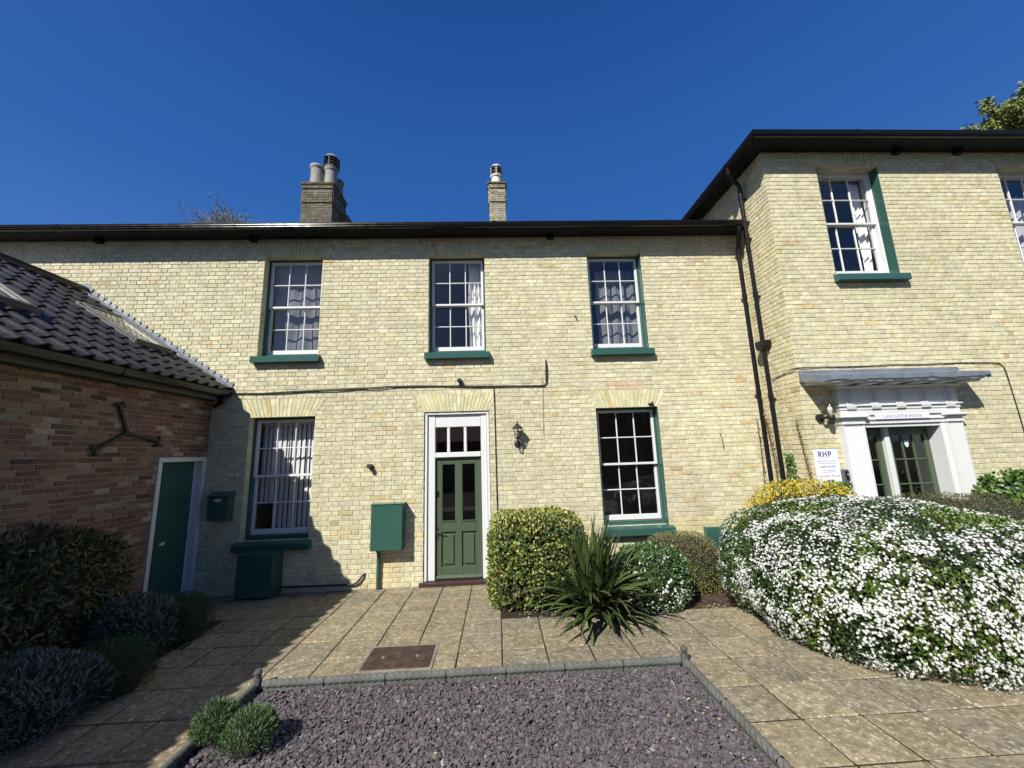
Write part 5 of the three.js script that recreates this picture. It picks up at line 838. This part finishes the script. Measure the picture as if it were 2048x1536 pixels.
// litter of petals and dry leaves
{
  const it = []; for (let i = 0; i < 260; i++) { const x = rr(.2, 3), z = x < 1.6 ? rr(1.25, 1.62) : rr(1.3, 1.75); it.push([V(x, gy(z) + .006, z), V(rr(-1, 1), .1, rr(-1, 1)), V(0, 1, 0), rr(.015, .035), mixc([.5, .44, .3], [.36, .27, .15], [.6, .56, .46])]); }
  for (let i = 0; i < 60; i++) { const e = rnd() < .5, x = e ? rr(1.45, 1.66) : rr(-2.1, 1.6), z = e ? rr(2.75, 4.4) : rr(2.72, 2.9); it.push([V(x, gy(z) - .018, z), V(rr(-1, 1), .2, rr(-1, 1)), V(0, 1, 0), rr(.012, .03), mixc([.45, .30, .12], [.55, .45, .25])]); }
  const g = new THREE.Group(); g.name = 'leaf_litter'; scene.add(g); meta(g, 'dry leaves and pale petals scattered along the bed edges', 'litter', null, 'stuff'); inst(g, 'dry_leaves', LEAF.oval, matte, it);
}
// trees behind the roofs
function tree(name, label, base, crown, r, n, cols, size, bare) {
  const o = thing(name, label, 'tree', base), B = V(...base), C = V(...crown), limbs = [rod([B.x, B.y - .2, B.z], [lerp(B.x, C.x, .5), C.y - r[1] * .5, lerp(B.z, C.z, .5)], .22, 10)], tips = [];
  const F = V(lerp(B.x, C.x, .5), C.y - r[1] * .5, lerp(B.z, C.z, .5));
  for (let i = 0; i < 60; i++) { const d = rdir(); d.y = Math.abs(d.y) * .9 - .15; const e = C.clone().add(d.multiply(V(...r)).multiplyScalar(rr(.6, 1.05))), m = F.clone().lerp(e, .5); m.y += rr(0, .5); limbs.push(tube([F.clone(), m, e], bare ? .016 : .03, 6, 5)); tips.push([m, e]); for (let k = 0; k < 5; k++) { const s = m.clone().lerp(e, rnd()), t = s.clone().add(rdir().multiplyScalar(rr(.4, .9))); t.y += .35; limbs.push(tube([s, s.clone().lerp(t, .5).add(V(0, .05, 0)), t], .009, 3, 4)); tips.push([s, t]); } }
  part(o, 'trunk', merge(limbs), bare ? std([.20, .17, .12], .9) : twigM);
  const it = []; for (let i = 0; i < n; i++) { const [s, t] = pick(tips), P = s.clone().lerp(t, Math.sqrt(rnd())).add(rdir().multiplyScalar(rr(0, .25))); it.push([P, rdir().add(V(0, -.4, 0)), rdir(), rr(...size), mixc(...cols)]); } inst(o, 'crown', LEAF.oval, matte, it);
}
tree('broadleaf_tree', 'leafy green tree rising behind the wing roof at the right', [23.5, 0, -6], [23.2, 13.3, -6], [5.2, 3.8, 3.6], 46000, [[.17, .20, .045], [.21, .23, .05], [.13, .17, .04]], [.09, .16]);
tree('bare_tree', 'thin budding tree top showing above the roof at the left', [-10.8, 0, -8], [-10.55, 10.6, -8], [1.45, 1.75, 1.4], 5200, [[.18, .21, .07], [.22, .21, .09]], [.04, .07], true);

// ================================================================ HOUSES ACROSS THE YARD, seen only mirrored in the panes
{
  const nb = (label, x0, x1, z0, z1, eave, ridge, wins) => {
    const o = thing('neighbour_house', label, 'house', [(x0 + x1) / 2, gy(z0), (z0 + z1) / 2]), g0 = gy(z0) - .2;
    part(o, 'wall', new MB().box(x0, x1, g0, eave, z0, z1), std([.24, .14, .10], .95, { map: grain })); part(o, 'roof', new MB().prism([[z0 - .3, eave - .05], [(z0 + z1) / 2, ridge], [z1 + .3, eave - .05]], x0 - .2, x1 + .2, [1, 1, 1], (z, y, x) => V(x, y, z)), std([.19, .09, .06], .9, { map: grain }));
    for (const [wx, wy] of wins) { const w = sub(o, 'window', [wx, wy, z0]); part(w, 'frame', bx(wx - .6, wx + .6, wy, wy + 1.1, z0 - .04, z0 - .002), M.white); part(w, 'pane', bx(wx - .52, wx + .52, wy + .08, wy + 1.02, z0 - .05, z0 - .041), std([.03, .035, .04], .1)); }
    part(o, 'chimney', bx(x0 + 1.2, x0 + 2, ridge - .6, ridge + .7, (z0 + z1) / 2 - .4, (z0 + z1) / 2 + .4), std([.22, .13, .1], .95, { map: grain }));
  };
  nb('low brick house across the yard behind the viewer', -9, 4.6, 15, 21, 2.9, 3.9, [[-6.5, 1.2], [-2, 1.2], [2, 1.2]]);
  nb('two-storey brick house across the yard behind the viewer', 4.9, 17, 15.5, 22.5, 5.2, 7.6, [[8, 1.2], [12, 1.2], [8, 3.6], [12, 3.6]]);
  nb('two-storey brick house behind the viewer to the left', -24, -10, 15.5, 22.5, 4.2, 6.4, [[-14, 1.2], [-19, 1.2]]);
}
scene.traverse((o) => { if (o.isMesh) { o.castShadow = true; o.receiveShadow = true; } });
renderer.render(scene, camera);
